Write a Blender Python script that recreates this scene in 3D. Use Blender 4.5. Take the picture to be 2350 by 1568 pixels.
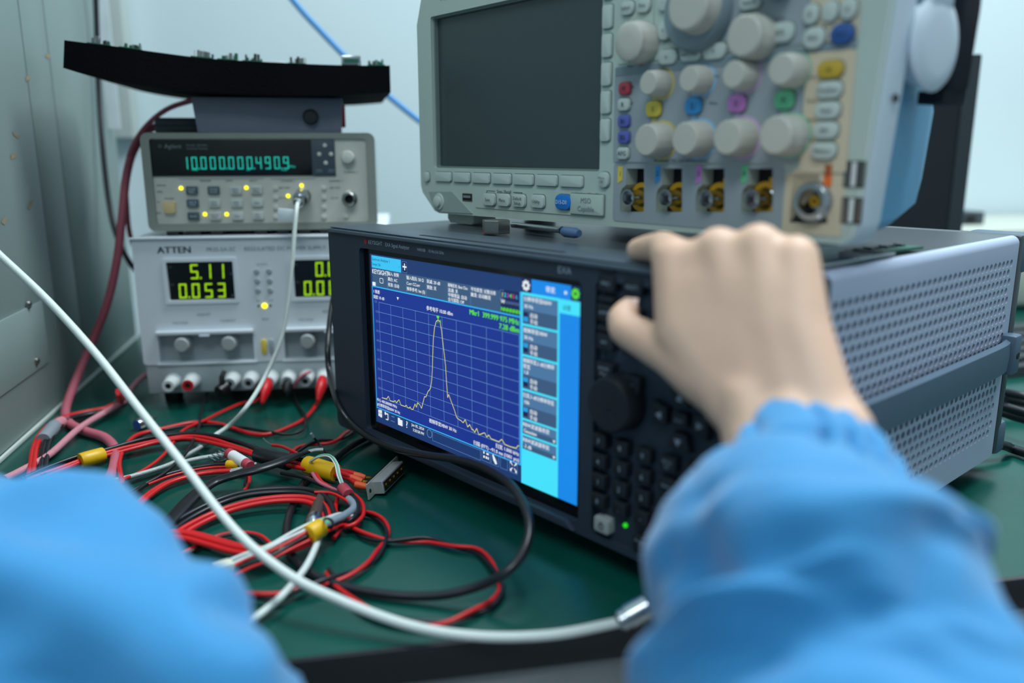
import bpy, bmesh, math, random
from mathutils import Vector, Matrix, noise
from mathutils.geometry import tessellate_polygon
random.seed(7)
scene = bpy.context.scene
COL = scene.collection
for o in list(bpy.data.objects): bpy.data.objects.remove(o)

# ------------------------------------------------------------------ camera
# bench top is z = 0, X runs along the bench edge, Y away from the viewer (metres)
FPX, CX, CY = 1919.9, 1175.0, 784.0
CAM = Vector((0, 0, 0.25443))
RR = Vector((0.98084449, -0.19478009, -0.00219228))
DD = Vector((-0.04516606, -0.21646397, -0.97524529))
FF = Vector((0.18948382, 0.95666298, -0.22111494))
cd = bpy.data.cameras.new('camera'); cam = bpy.data.objects.new('camera', cd); COL.objects.link(cam)
cd.sensor_width = 36.0; cd.lens = FPX / 2350 * 36.0; cd.clip_start = 0.01; cd.clip_end = 60
m3 = Matrix((RR, -DD, -FF)).transposed()
cam.matrix_world = Matrix.Translation(CAM) @ m3.to_4x4()
cd.dof.use_dof = True; cd.dof.focus_distance = 0.65; cd.dof.aperture_fstop = 2.8; cd.dof.aperture_blades = 0
scene.camera = cam

# ------------------------------------------------------------------ light
world = bpy.data.worlds.new('world'); scene.world = world; world.use_nodes = True
bg = world.node_tree.nodes['Background']
bg.inputs[0].default_value = (0.62, 0.86, 1.0, 1); bg.inputs[1].default_value = 0.45
def area(name, loc, rot, sx, sy, power, col):
    l = bpy.data.lights.new(name, 'AREA'); l.shape = 'RECTANGLE'; l.size = sx; l.size_y = sy; l.energy = power; l.color = col
    o = bpy.data.objects.new(name, l); COL.objects.link(o); o.location = loc; o.rotation_euler = rot
    return o
area('ceiling_lamp', (0.9, 0.7, 2.0), (0, 0, 0), 1.3, 0.7, 70, (0.86, 0.96, 1.0))
area('ceiling_lamp', (-0.6, -0.9, 2.0), (0, 0, 0), 1.3, 0.7, 32, (0.86, 0.96, 1.0))
scene.view_settings.view_transform = 'Standard'; scene.view_settings.look = 'None'
scene.view_settings.exposure = -0.08; scene.view_settings.gamma = 1.0; scene.view_settings.use_curve_mapping = False

# ------------------------------------------------------------------ measuring: photograph point -> point in the room
def ray(px, py): return RR * ((px - CX) / FPX) + DD * ((py - CY) / FPX) + FF
def at(px, py, z=0.0):
    d = ray(px, py); return CAM + d * ((z - CAM.z) / d.z)
def at_y(px, py, y): d = ray(px, py); return CAM + d * (y / d.y)
def at_x(px, py, x): d = ray(px, py); return CAM + d * (x / d.x)
def at_d(px, py, t): return CAM + ray(px, py) * t
def frame(loc, rotdeg): return Matrix.Translation(Vector(loc)) @ Matrix.Rotation(math.radians(rotdeg), 4, 'Z')
def face_of(mw):
    inv = mw.inverted()
    def f(px, py, y=0.0):
        d = inv.to_3x3() @ ray(px, py); c = inv @ CAM
        p = c + d * ((y - c.y) / d.y); return (p.x, p.z)
    return f

# ------------------------------------------------------------------ materials
def lin(c):
    r = []
    for v in c:
        v = v / 255.0; r.append(v / 12.92 if v <= 0.04045 else ((v + 0.055) / 1.055) ** 2.4)
    return (r[0], r[1], r[2], 1.0)
MATS = {}
def mat(name, rgb, rough=0.5, metal=0.0, var=0.06, vscale=60.0, bump=0.0, bscale=400.0, emit=0.0, coat=0.0, sheen=0.0, trans=0.0, sss=0.0, rgb2=None, spec=0.5):
    m = bpy.data.materials.new(name); m.use_nodes = True; nt = m.node_tree; b = nt.nodes['Principled BSDF']
    b.inputs['Roughness'].default_value = rough; b.inputs['Metallic'].default_value = metal
    b.inputs['Specular IOR Level'].default_value = spec
    b.inputs['Coat Weight'].default_value = coat; b.inputs['Sheen Weight'].default_value = sheen
    b.inputs['Transmission Weight'].default_value = trans
    if sss: b.inputs['Subsurface Weight'].default_value = sss; b.inputs['Subsurface Radius'].default_value = (0.01, 0.004, 0.002); b.inputs['Subsurface Scale'].default_value = 0.5
    c = lin(rgb)
    if emit:
        b.inputs['Base Color'].default_value = (0.005, 0.005, 0.006, 1); b.inputs['Emission Color'].default_value = c
        b.inputs['Emission Strength'].default_value = emit
    else:
        tc = nt.nodes.new('ShaderNodeTexCoord')
        n = nt.nodes.new('ShaderNodeTexNoise'); n.inputs['Scale'].default_value = vscale; n.inputs['Detail'].default_value = 5
        nt.links.new(tc.outputs['Object'], n.inputs['Vector'])
        mx = nt.nodes.new('ShaderNodeMix'); mx.data_type = 'RGBA'
        nt.links.new(n.outputs['Fac'], mx.inputs['Factor'])
        c2 = lin(rgb2) if rgb2 else None
        mx.inputs['A'].default_value = (c[0]*(1-var), c[1]*(1-var), c[2]*(1-var), 1) if not c2 else c
        mx.inputs['B'].default_value = (min(1,c[0]*(1+var)), min(1,c[1]*(1+var)), min(1,c[2]*(1+var)), 1) if not c2 else c2
        nt.links.new(mx.outputs['Result'], b.inputs['Base Color'])
        if bump:
            n2 = nt.nodes.new('ShaderNodeTexNoise'); n2.inputs['Scale'].default_value = bscale; n2.inputs['Detail'].default_value = 3
            nt.links.new(tc.outputs['Object'], n2.inputs['Vector'])
            bp = nt.nodes.new('ShaderNodeBump'); bp.inputs['Strength'].default_value = bump; bp.inputs['Distance'].default_value = 0.001
            nt.links.new(n2.outputs['Fac'], bp.inputs['Height']); nt.links.new(bp.outputs['Normal'], b.inputs['Normal'])
    MATS[name] = m; return m
mat('bench_green', (5, 70, 61), 0.26, var=0.18, vscale=18, bump=0.06, bscale=900)
mat('bench_black', (16, 18, 24), 0.5)
mat('bench_grey', (120, 125, 125), 0.5)
mat('wall_white', (206, 222, 226), 0.75, var=0.03, vscale=3)
mat('panel_green', (128, 146, 144), 0.45, var=0.05, vscale=5, rgb2=(138, 154, 150))
mat('rust', (148, 132, 104), 0.8)
mat('trunk', (190, 200, 196), 0.6)
mat('floor_grey', (120, 124, 126), 0.6)
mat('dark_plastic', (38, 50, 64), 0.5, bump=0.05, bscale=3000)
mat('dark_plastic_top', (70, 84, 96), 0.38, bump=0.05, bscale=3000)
mat('dark_key', (22, 28, 36), 0.55)
mat('dark_edge', (14, 20, 30), 0.6)
mat('glass_black', (6, 8, 12), 0.12, var=0.0)
mat('an_metal', (172, 184, 206), 0.42, metal=0.1, var=0.08, vscale=900, bump=0.08, bscale=2500)
mat('an_top', (70, 76, 82), 0.32, metal=0.2, var=0.08, vscale=900)
mat('an_inside', (14, 16, 20), 0.8)
mat('strap', (72, 92, 112), 0.45, bump=0.1, bscale=2000)
mat('key_print', (150, 165, 180), 0.6, var=0)
mat('red_print', (190, 30, 45), 0.6, var=0)
mat('power_key', (150, 158, 158), 0.5)
mat('scope_body', (178, 193, 185), 0.5, var=0.03, bump=0.04, bscale=2500)
mat('scope_shade', (150, 166, 160), 0.5, var=0.03)
mat('scope_key', (186, 198, 192), 0.45, var=0.03)
mat('scope_knob', (188, 188, 178), 0.5, var=0.04)
mat('scope_ctrl', (150, 160, 166), 0.5, var=0.03)
mat('scope_band', (122, 140, 148), 0.5)
mat('scope_beige', (204, 190, 164), 0.5, var=0.03)
mat('scope_side', (208, 222, 232), 0.45, var=0.02)
mat('scope_blue', (76, 148, 186), 0.5, var=0.05)
mat('scope_dark', (112, 128, 124), 0.5)
mat('scope_screen', (60, 72, 74), 0.28, var=0.02)  # base grey raised to stand in for the room's reflection in the glass
mat('print_dark', (42, 52, 60), 0.6, var=0)
mat('print_grey', (120, 132, 138), 0.6, var=0)
mat('print_white', (220, 228, 232), 0.6, var=0)
mat('print_blue', (70, 80, 170), 0.6, var=0)
mat('ch_yellow', (222, 196, 74), 0.45); mat('ch_blue', (60, 150, 215), 0.45); mat('ch_pink', (205, 130, 205), 0.45); mat('ch_green', (105, 195, 145), 0.45)
mat('tone_yellow', (196, 184, 118), 0.5); mat('tone_blue', (140, 185, 215), 0.5); mat('tone_pink', (196, 170, 205), 0.5); mat('tone_green', (140, 195, 170), 0.5)
mat('key_red', (176, 62, 78), 0.45); mat('key_violet', (88, 98, 175), 0.45); mat('key_navy', (44, 84, 150), 0.45); mat('key_amber', (190, 160, 50), 0.45)
mat('key_azure', (20, 120, 205), 0.4); mat('orange', (232, 108, 30), 0.5)
mat('steel', (190, 194, 198), 0.22, metal=1.0, var=0.05)
mat('nickel', (150, 150, 146), 0.3, metal=1.0)
mat('gold', (214, 168, 60), 0.25, metal=1.0)
mat('brass_yellow', (228, 170, 36), 0.4)
mat('insul_white', (215, 220, 220), 0.4)
mat('shell_silver', (206, 206, 200), 0.38, metal=0.55)
mat('hole_black', (8, 9, 12), 0.7)
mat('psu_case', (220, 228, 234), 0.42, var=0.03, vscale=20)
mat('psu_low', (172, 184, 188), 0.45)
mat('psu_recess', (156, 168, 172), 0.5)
mat('psu_knob', (165, 172, 172), 0.5)
mat('red_plastic', (205, 22, 30), 0.4); mat('black_plastic', (16, 17, 20), 0.4)
mat('counter_case', (136, 142, 134), 0.5)
mat('counter_face', (204, 204, 194), 0.5, var=0.03)
mat('counter_pad', (66, 76, 86), 0.5)
mat('counter_key', (196, 202, 198), 0.45); mat('counter_keydark', (74, 90, 102), 0.45); mat('counter_power', (214, 190, 140), 0.45)
mat('white_key', (205, 205, 196), 0.5)
mat('window_black', (7, 9, 11), 0.25, var=0)
mat('led_yellow', (255, 238, 10), emit=2.6); mat('led_green', (40, 230, 20), emit=1.0)
mat('digit_green', (165, 225, 10), emit=1.0); mat('digit_cyan', (25, 190, 170), emit=1.0)
mat('foam', (10, 11, 13), 0.95, var=0.3, vscale=500, bump=0.7, bscale=700, spec=0.1)
mat('pcb', (30, 95, 75), 0.45); mat('chip', (40, 46, 46), 0.5)
mat('adapter_grey', (104, 110, 124), 0.4); mat('adapter_dark', (58, 66, 76), 0.5)
mat('wire_red', (196, 24, 28), 0.35, var=0.05); mat('wire_black', (18, 21, 27), 0.36, var=0.05); mat('cable_black', (24, 28, 34), 0.32)
mat('tube_pink', (192, 126, 138), 0.6, var=0.15, vscale=300, bump=0.3, bscale=900); mat('tube_red', (180, 92, 108), 0.55, var=0.1)
mat('tape_grey', (128, 138, 146), 0.5); mat('shrink_yellow', (218, 170, 12), 0.42); mat('boot_orange', (218, 84, 34), 0.5)
mat('coax_white', (206, 216, 212), 0.42, var=0.04, vscale=900, bump=0.5, bscale=1600)
mat('wire_white', (206, 214, 212), 0.4); mat('wire_mint', (130, 196, 164), 0.4); mat('sleeve_grey', (128, 142, 152), 0.45)
mat('braid', (176, 184, 182), 0.45, metal=0.4, var=0.3, vscale=1500, bump=0.6, bscale=1500)
mat('blue_cable', (56, 140, 205), 0.45); mat('brown_tape', (72, 56, 50), 0.4); mat('cream', (206, 206, 186), 0.5)
mat('monitor', (40, 50, 54), 0.55); mat('monitor_screen', (22, 28, 32), 0.3)
mat('case_beige', (176, 182, 172), 0.6); mat('key_dark', (48, 56, 60), 0.6)
mat('fuzzy_black', (20, 26, 34), 0.95, bump=0.5, bscale=900)
mat('label_red', (200, 60, 60), 0.6); mat('label_white', (215, 225, 230), 0.6)
mat('blue_handle', (84, 112, 150), 0.25)
mat('skin', (212, 180, 154), 0.5, var=0.05, vscale=25, sss=0.12, rgb2=(210, 168, 146), bump=0.05, bscale=600)
mat('nail', (226, 188, 172), 0.3)
mat('coat_blue', (32, 121, 176), 0.75, var=0.06, vscale=10, bump=0.15, bscale=1400, sheen=0.3, rgb2=(40, 131, 184))
# screen colours
for n, c, e in (('s_bg', (30, 62, 120), .9), ('s_graph', (24, 54, 150), .95), ('s_bar', (62, 96, 134), .9), ('s_tab', (60, 200, 250), 1.0), ('s_line', (50, 180, 250), 1.0), ('s_cyan', (70, 225, 252), 1.05),
                ('s_menu', (78, 124, 168), .95), ('s_blue', (22, 140, 238), 1.0), ('s_white', (236, 244, 252), 1.0), ('s_grid', (110, 160, 220), .9), ('s_trace', (226, 226, 120), 1.0), ('s_green', (96, 236, 44), 1.0),
                ('s_dark', (22, 40, 92), .9), ('s_navy', (20, 34, 90), .9), ('s_purple', (210, 70, 240), 1.0), ('s_pink', (250, 60, 130), 1.0), ('s_dim', (110, 140, 190), .9), ('s_switch', (30, 160, 230), 1.0)):
    mat(n, c, 0.4, emit=e)

# ------------------------------------------------------------------ mesh helpers
def smooth(me, ang=40):
    me.shade_smooth()
    try: me.set_sharp_from_angle(angle=math.radians(ang))
    except Exception: pass
class B:
    def __init__(s): s.bm = bmesh.new()
    def _bev(s, verts, w, seg):
        es = set()
        for v in verts:
            for e in v.link_edges: es.add(e)
        bmesh.ops.bevel(s.bm, geom=list(es), offset=w, segments=seg, affect='EDGES', profile=0.5, clamp_overlap=True)
    def box(s, x0, x1, y0, y1, z0, z1, bev=0, seg=2):
        r = bmesh.ops.create_cube(s.bm, size=1.0)
        for v in r['verts']: v.co = Vector(((x0+x1)/2 + v.co.x*(x1-x0), (y0+y1)/2 + v.co.y*(y1-y0), (z0+z1)/2 + v.co.z*(z1-z0)))
        if bev: s._bev(r['verts'], bev, seg)
        return s
    def prism(s, poly, y0, y1, bev=0, seg=2, holes=(), back=True):
        """outline in (x, z), pushed from y0 (front) to y1"""
        loops = [list(poly)] + [list(h) for h in holes]
        tris = tessellate_polygon([[Vector((p[0], p[1], 0)) for p in l] for l in loops])
        flat = [p for l in loops for p in l]
        f = [s.bm.verts.new((p[0], y0, p[1])) for p in flat]; b = [s.bm.verts.new((p[0], y1, p[1])) for p in flat]
        if not holes:
            s.bm.faces.new(f)
            if back: s.bm.faces.new(b[::-1])
        else:
            for t in tris:
                s.bm.faces.new([f[i] for i in t])
                if back: s.bm.faces.new([b[i] for i in t][::-1])
        k = 0
        for l in loops:
            n = len(l)
            for i in range(n):
                j = (i+1) % n; s.bm.faces.new((f[k+i], f[k+j], b[k+j], b[k+i]))
            k += n
        if bev and not holes:
            es = set()
            for i in range(len(f)):
                e = s.bm.edges.get((f[i], f[(i+1) % len(f)]))
                if e: es.add(e)
            bmesh.ops.bevel(s.bm, geom=list(es), offset=bev, segments=seg, affect='EDGES', profile=0.5, clamp_overlap=True)
        return s
    def cyl(s, c, ax, r, h, r2=None, n=24, bev=0):
        """from c along ax by h, radius r to r2"""
        ax = Vector(ax).normalized(); q = Vector((0, 0, 1)).rotation_difference(ax).to_matrix().to_4x4()
        M = Matrix.Translation(Vector(c) + ax*h/2) @ q
        rr = bmesh.ops.create_cone(s.bm, cap_ends=True, segments=n, radius1=r, radius2=r if r2 is None else r2, depth=h, matrix=M)
        if bev:
            es = {e for v in rr['verts'] for e in v.link_edges if len(e.link_faces) == 2 and any(len(f.verts) > 4 for f in e.link_faces)}
            bmesh.ops.bevel(s.bm, geom=list(es), offset=bev, segments=2, affect='EDGES', profile=0.5, clamp_overlap=True)
        return s
    def ring(s, c, ax, ro, ri, h, n=24):
        ax = Vector(ax).normalized(); q = Vector((0, 0, 1)).rotation_difference(ax).to_matrix(); c = Vector(c)
        L = []
        for (r, z) in ((ro, 0), (ro, h), (ri, h), (ri, 0)):
            L.append([s.bm.verts.new(c + q @ Vector((r*math.cos(2*math.pi*i/n), r*math.sin(2*math.pi*i/n), z))) for i in range(n)])
        for a in range(4):
            A, Bv = L[a], L[(a+1) % 4]
            for i in range(n):
                j = (i+1) % n; s.bm.faces.new((A[i], A[j], Bv[j], Bv[i]))
        return s
    def lathe(s, c, ax, prof, n=24, flute=0, fa=0.0):
        ax = Vector(ax).normalized(); q = Vector((0, 0, 1)).rotation_difference(ax).to_matrix(); c = Vector(c); L = []
        for (r, z) in prof:
            ring = []
            for i in range(n):
                a = 2*math.pi*i/n; rr = r*(1 + (fa*math.cos(flute*a) if flute else 0))
                ring.append(s.bm.verts.new(c + q @ Vector((rr*math.cos(a), rr*math.sin(a), z))))
            L.append(ring)
        for A, Bv in zip(L, L[1:]):
            for i in range(n):
                j = (i+1) % n; s.bm.faces.new((A[i], A[j], Bv[j], Bv[i]))
        s.bm.faces.new(L[0][::-1]); s.bm.faces.new(L[-1]); return s
    def ball(s, c, r, sub=2):
        rr = bmesh.ops.create_icosphere(s.bm, subdivisions=sub, radius=1.0)
        rv = r if hasattr(r, '__len__') else (r, r, r)
        for v in rr['verts']: v.co = Vector((c[0]+v.co.x*rv[0], c[1]+v.co.y*rv[1], c[2]+v.co.z*rv[2]))
        return s
    def tube(s, pts, r, n=8, ell=None, disp=None):
        """r: number or list per point; disp(theta, t)-> added radius"""
        pts = [Vector(p) for p in pts]; N = len(pts); rs = r if hasattr(r, '__len__') else [r]*N
        up = None; L = []
        for i, p in enumerate(pts):
            t = (pts[min(i+1, N-1)] - pts[max(i-1, 0)]).normalized()
            if up is None:
                up = Vector((0, 0, 1)) if abs(t.z) < 0.9 else Vector((1, 0, 0))
            up = (up - t*up.dot(t)).normalized(); sd = t.cross(up)
            ring = []
            for k in range(n):
                a = 2*math.pi*k/n; rr = rs[i] + (disp(a, i/(N-1)) if disp else 0)
                e = ell if ell else (1, 1)
                ring.append(s.bm.verts.new(p + (sd*math.cos(a)*e[0] + up*math.sin(a)*e[1])*rr))
            L.append(ring)
        for A, Bv in zip(L, L[1:]):
            for k in range(n):
                j = (k+1) % n; s.bm.faces.new((A[k], A[j], Bv[j], Bv[k]))
        s.bm.faces.new(L[0][::-1]); s.bm.faces.new(L[-1]); return s
    def quad(s, x0, x1, z0, z1, y):
        s.bm.faces.new([s.bm.verts.new(v) for v in ((x0, y, z0), (x1, y, z0), (x1, y, z1), (x0, y, z1))]); return s
    def poly(s, pts, y):
        s.bm.faces.new([s.bm.verts.new((p[0], y, p[1])) for p in pts]); return s
    def obj(s, name, m, parent=None, ang=40, flat=False):
        bmesh.ops.recalc_face_normals(s.bm, faces=s.bm.faces[:]) if not flat else None
        me = bpy.data.meshes.new(name); s.bm.to_mesh(me); s.bm.free()
        if m: me.materials.append(MATS[m])
        if not flat: smooth(me, ang)
        o = bpy.data.objects.new(name, me); COL.objects.link(o)
        if parent: o.parent = parent
        return o
def tag(o, label=None, cat=None, group=None, kind=None):
    if label: o['label'] = label
    if cat: o['category'] = cat
    if group: o['group'] = group
    if kind: o['kind'] = kind
    return o
def thing(name, label, cat, mw=None, group=None):
    o = bpy.data.objects.new(name, None); COL.objects.link(o); o.empty_display_size = 0.02
    if mw is not None: o.matrix_world = mw
    return tag(o, label, cat, group)
def struct(name, b, m, **k): return tag(b.obj(name, m, **k), kind='structure')
def share(src, name, parent, loc):
    o = bpy.data.objects.new(name, src.data); COL.objects.link(o); o.parent = parent; o.location = loc; return o
def rrect(x0, x1, z0, z1, r, n=5):
    P = []
    for (cx, cz, a0) in ((x1-r, z1-r, 0), (x0+r, z1-r, 90), (x0+r, z0+r, 180), (x1-r, z0+r, 270)):
        for i in range(n+1):
            a = math.radians(a0 + 90*i/n); P.append((cx + r*math.cos(a), cz + r*math.sin(a)))
    return P
def circle(x, z, r, n=20): return [(x + r*math.cos(2*math.pi*i/n), z + r*math.sin(2*math.pi*i/n)) for i in range(n)]
def spl(pts, per=10):
    """Catmull-Rom through points"""
    P = [Vector(p) for p in pts]; P = [P[0]*2 - P[1]] + P + [P[-1]*2 - P[-2]]; out = []
    for i in range(1, len(P)-2):
        a, b, c, d = P[i-1], P[i], P[i+1], P[i+2]
        for k in range(per):
            t = k/per
            out.append(0.5*((2*b) + (c-a)*t + (2*a-5*b+4*c-d)*t*t + (3*b-a-3*c+d)*t*t*t))
    out.append(P[-2]); return out
_tc = {}
def text_mesh(s, size):
    key = (s, round(size, 6))
    if key in _tc: return _tc[key]
    cu = bpy.data.curves.new('t', 'FONT'); cu.body = s; cu.size = size; cu.resolution_u = 2
    ob = bpy.data.objects.new('t', cu); me = bpy.data.meshes.new_from_object(ob)
    V = [v.co.copy() for v in me.vertices]; F = [tuple(p.vertices) for p in me.polygons]
    bpy.data.objects.remove(ob); bpy.data.curves.remove(cu); bpy.data.meshes.remove(me)
    _tc[key] = (V, F); return V, F
def lettering(items, m, parent, y=-0.0003, name='lettering', xs=1.0, loc=None, bold=0.0):
    """items: (text, x, z, size[, align[, xscale]]) drawn flat on the plane y facing -y"""
    for it in items:
        VV, FFc = [], []
        s, x, z, size = it[:4]; al = it[4] if len(it) > 4 else 'L'; sc = it[5] if len(it) > 5 else xs
        V, F = text_mesh(s, size)
        if not V: continue
        w = max(v.x for v in V); off = {'L': 0, 'C': -w/2, 'R': -w}[al]
        for (bx, bz) in (((0, 0),) if not bold else ((-bold*size, 0), (bold*size, 0))):
            k = len(VV); VV += [(x + (v.x + off + bx)*sc, y - (0.00001 if bx > 0 else 0), z + v.y + bz) for v in V]; FFc += [tuple(i+k for i in f) for f in F]
        me = bpy.data.meshes.new(name); me.from_pydata(VV, [], FFc); me.materials.append(MATS[m])
        o = bpy.data.objects.new(name, me); COL.objects.link(o); o.parent = parent
    return None
SEG = {'0': 'abcdef', '1': 'bc', '2': 'abged', '3': 'abgcd', '4': 'fgbc', '5': 'afgcd', '6': 'afgedc', '7': 'abc', '8': 'abcdefg', '9': 'abcdfg', '-': 'g', ' ': ''}
def seven(b, ch, x, z, w, h, t, y, slant=0.0):
    """seven-segment figure with its lower left corner at x, z"""
    g = t*0.12
    S = {'a': (g, w-g, h-t, h), 'd': (g, w-g, 0, t), 'g': (g, w-g, h/2-t/2, h/2+t/2), 'b': (w-t, w, h/2+g, h-g), 'c': (w-t, w, g, h/2-g), 'f': (0, t, h/2+g, h-g), 'e': (0, t, g, h/2-g)}
    for c in SEG[ch]:
        x0, x1, z0, z1 = S[c]
        b.poly([(x+x0+slant*z0, z+z0), (x+x1+slant*z0, z+z0), (x+x1+slant*z1, z+z1), (x+x0+slant*z1, z+z1)], y)
AN_M = frame((0.01482, 0.67454, 0), -59.35)
PS_M = frame((-0.2062, 0.883, 0), -3.887)
CT_M = PS_M @ Matrix.Translation((0, 0.010, 0.1731))
SC_M = frame((0.0800, 0.7458, 0.1931), -61.79)
fA, fP, fC, fS = face_of(AN_M), face_of(PS_M), face_of(CT_M), face_of(SC_M)

# ------------------------------------------------------------------ the setting
EY = 0.3994
struct('floor', B().box(-2.5, 3.5, -2.5, 3.0, -0.78, -0.75), 'floor_grey')
struct('wall_back', B().box(-1.2, 3.5, 1.46, 1.54, -0.75, 2.2), 'wall_white')
XL = -0.2955
wl = struct('wall_left', B().box(XL-0.06, XL-0.003, 0.30, 1.235, -0.75, 1.3), 'panel_green')
ys = [0.30, at_x(41, 0, XL).y, at_x(112, 120, XL).y, 1.235]
for a, b_ in zip(ys, ys[1:]):
    B().box(XL-0.003, XL, a+0.0012, b_-0.0012, 0.004, 1.3, 0.0008).obj('panel', 'panel_green', wl)
p0, p1 = at_x(0, 697, XL), at_x(92, 690, XL); zl = at_x(88, 846, XL).z
B().box(XL, XL+0.0018, 0.62, p1.y, zl, p1.z, 0.0006).obj('cover_plate', 'panel_green', wl)
for (px, py) in ((65, 699), (83, 829)):
    c = at_x(px, py, XL+0.0018)
    s_ = B().lathe(c, (1, 0, 0), [(0.0042, 0), (0.0042, 0.0008), (0.003, 0.0022)], 16).obj('screw', 'nickel', wl)
    B().box(c.x+0.0020, c.x+0.0024, c.y-0.0028, c.y+0.0028, c.z-0.0005, c.z+0.0005).obj('screw_slot', 'hole_black', s_)
B().box(XL, XL+0.003, 0.42, 1.22, 0.0, 0.004, 0.0008).obj('edge_strip', 'trunk', wl)
for (px, py, a) in ((62, 180, .35), (35, 310, -.4), (30, 360, .2), (70, 470, .5), (8, 508, .1), (110, 130, .2)):   # old rust marks
    c = at_x(px, py, XL); n_ = 9; b = B()
    v = [b.bm.verts.new((XL+0.0004, c.y + 0.011*math.cos(t)*random.uniform(.4, 1), c.z + 0.004*math.sin(t)*random.uniform(.3, 1) + 0.006*math.cos(t)*a)) for t in [2*math.pi*k/n_ for k in range(n_)]]
    b.bm.faces.new(v); b.obj('rust_mark', 'rust', wl)
# cable duct on the back wall with its sticker
q0, q1 = at_y(246, 0, 1.44), at_y(316, 318, 1.44)
struct('trim_1', B().box(q0.x-0.03, q1.x, 1.42, 1.46, q1.z, 1.4, 0.003), 'trunk')
bench = thing('workbench', 'green topped workbench with black front edge', 'workbench', Matrix.Translation((0, 0, -0.75)))
bench.location.z = 0
B().box(XL, 2.2, EY+0.004, 1.455, -0.021, -0.0015).obj('board', 'bench_grey', bench)
B().box(XL+0.0002, 2.2, EY, 1.455, -0.0015, 0.0, 0.0004).obj('green_mat', 'bench_green', bench)
B().box(XL+0.0002, 2.2, EY-0.003, EY+0.004, -0.0215, -0.0002, 0.001).obj('edge_trim', 'bench_black', bench)
B().box(XL+0.0002, 2.2, EY+0.002, EY+0.03, -0.16, -0.0216, 0.001).obj('apron', 'bench_grey', bench)
for x in (-0.26, 0.9, 2.1):
    for y in (0.46, 1.4): B().box(x-0.025, x+0.025, y-0.025, y+0.025, -0.75, -0.0216).obj('leg', 'bench_grey', bench)

# ------------------------------------------------------------------ signal analyzer (front at y = 0, screen's lower left at x = 0, z = .035)
an = thing('signal_analyzer', 'dark blue signal analyzer with lit blue spectrum screen and perforated metal side', 'analyzer', AN_M)
Z0 = 0.035
X0, X1, ZB, ZT = -0.057, 0.369, 0.019, 0.193
# bezel, with openings for the screen and the keypad
scr = rrect(-0.0095, 0.2365, Z0-0.0085, Z0+0.1448, 0.004)
B().prism(rrect(X0, X1, ZB, ZT, 0.006), 0.0, 0.012, holes=[scr, rrect(0.2475, 0.3655, ZB+0.004, ZT-0.011, 0.004)]).obj('front_bezel', 'dark_plastic', an)
bz = B().box(X0, X1, 0.0121, 0.046, ZB, ZT, 0.004).obj('bezel_body', 'dark_plastic', an)
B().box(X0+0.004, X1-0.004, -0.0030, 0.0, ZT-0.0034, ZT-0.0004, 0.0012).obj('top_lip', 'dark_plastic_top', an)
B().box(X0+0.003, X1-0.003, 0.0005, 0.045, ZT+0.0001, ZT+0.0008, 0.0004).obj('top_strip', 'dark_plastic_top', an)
B().box(0.06, 0.21, 0.010, 0.0135, ZT+0.0008, ZT+0.0011).obj('groove', 'dark_edge', an)
B().prism([(-0.03, ZB+0.002), (0.235, ZB+0.002), (0.228, ZB+0.0075), (-0.012, ZB+0.0075)], -0.0035, 0.0, 0.001).obj('lower_lip', 'dark_plastic', an)
B().box(0.2475, 0.3655, 0.0045, 0.0119, ZB+0.004, ZT-0.011).obj('keypad_plate', 'dark_plastic', an)
gl = B().box(-0.0095, 0.2365, 0.0045, 0.0119, Z0-0.0085, Z0+0.1475).obj('screen_glass', 'glass_black', an)
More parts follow.
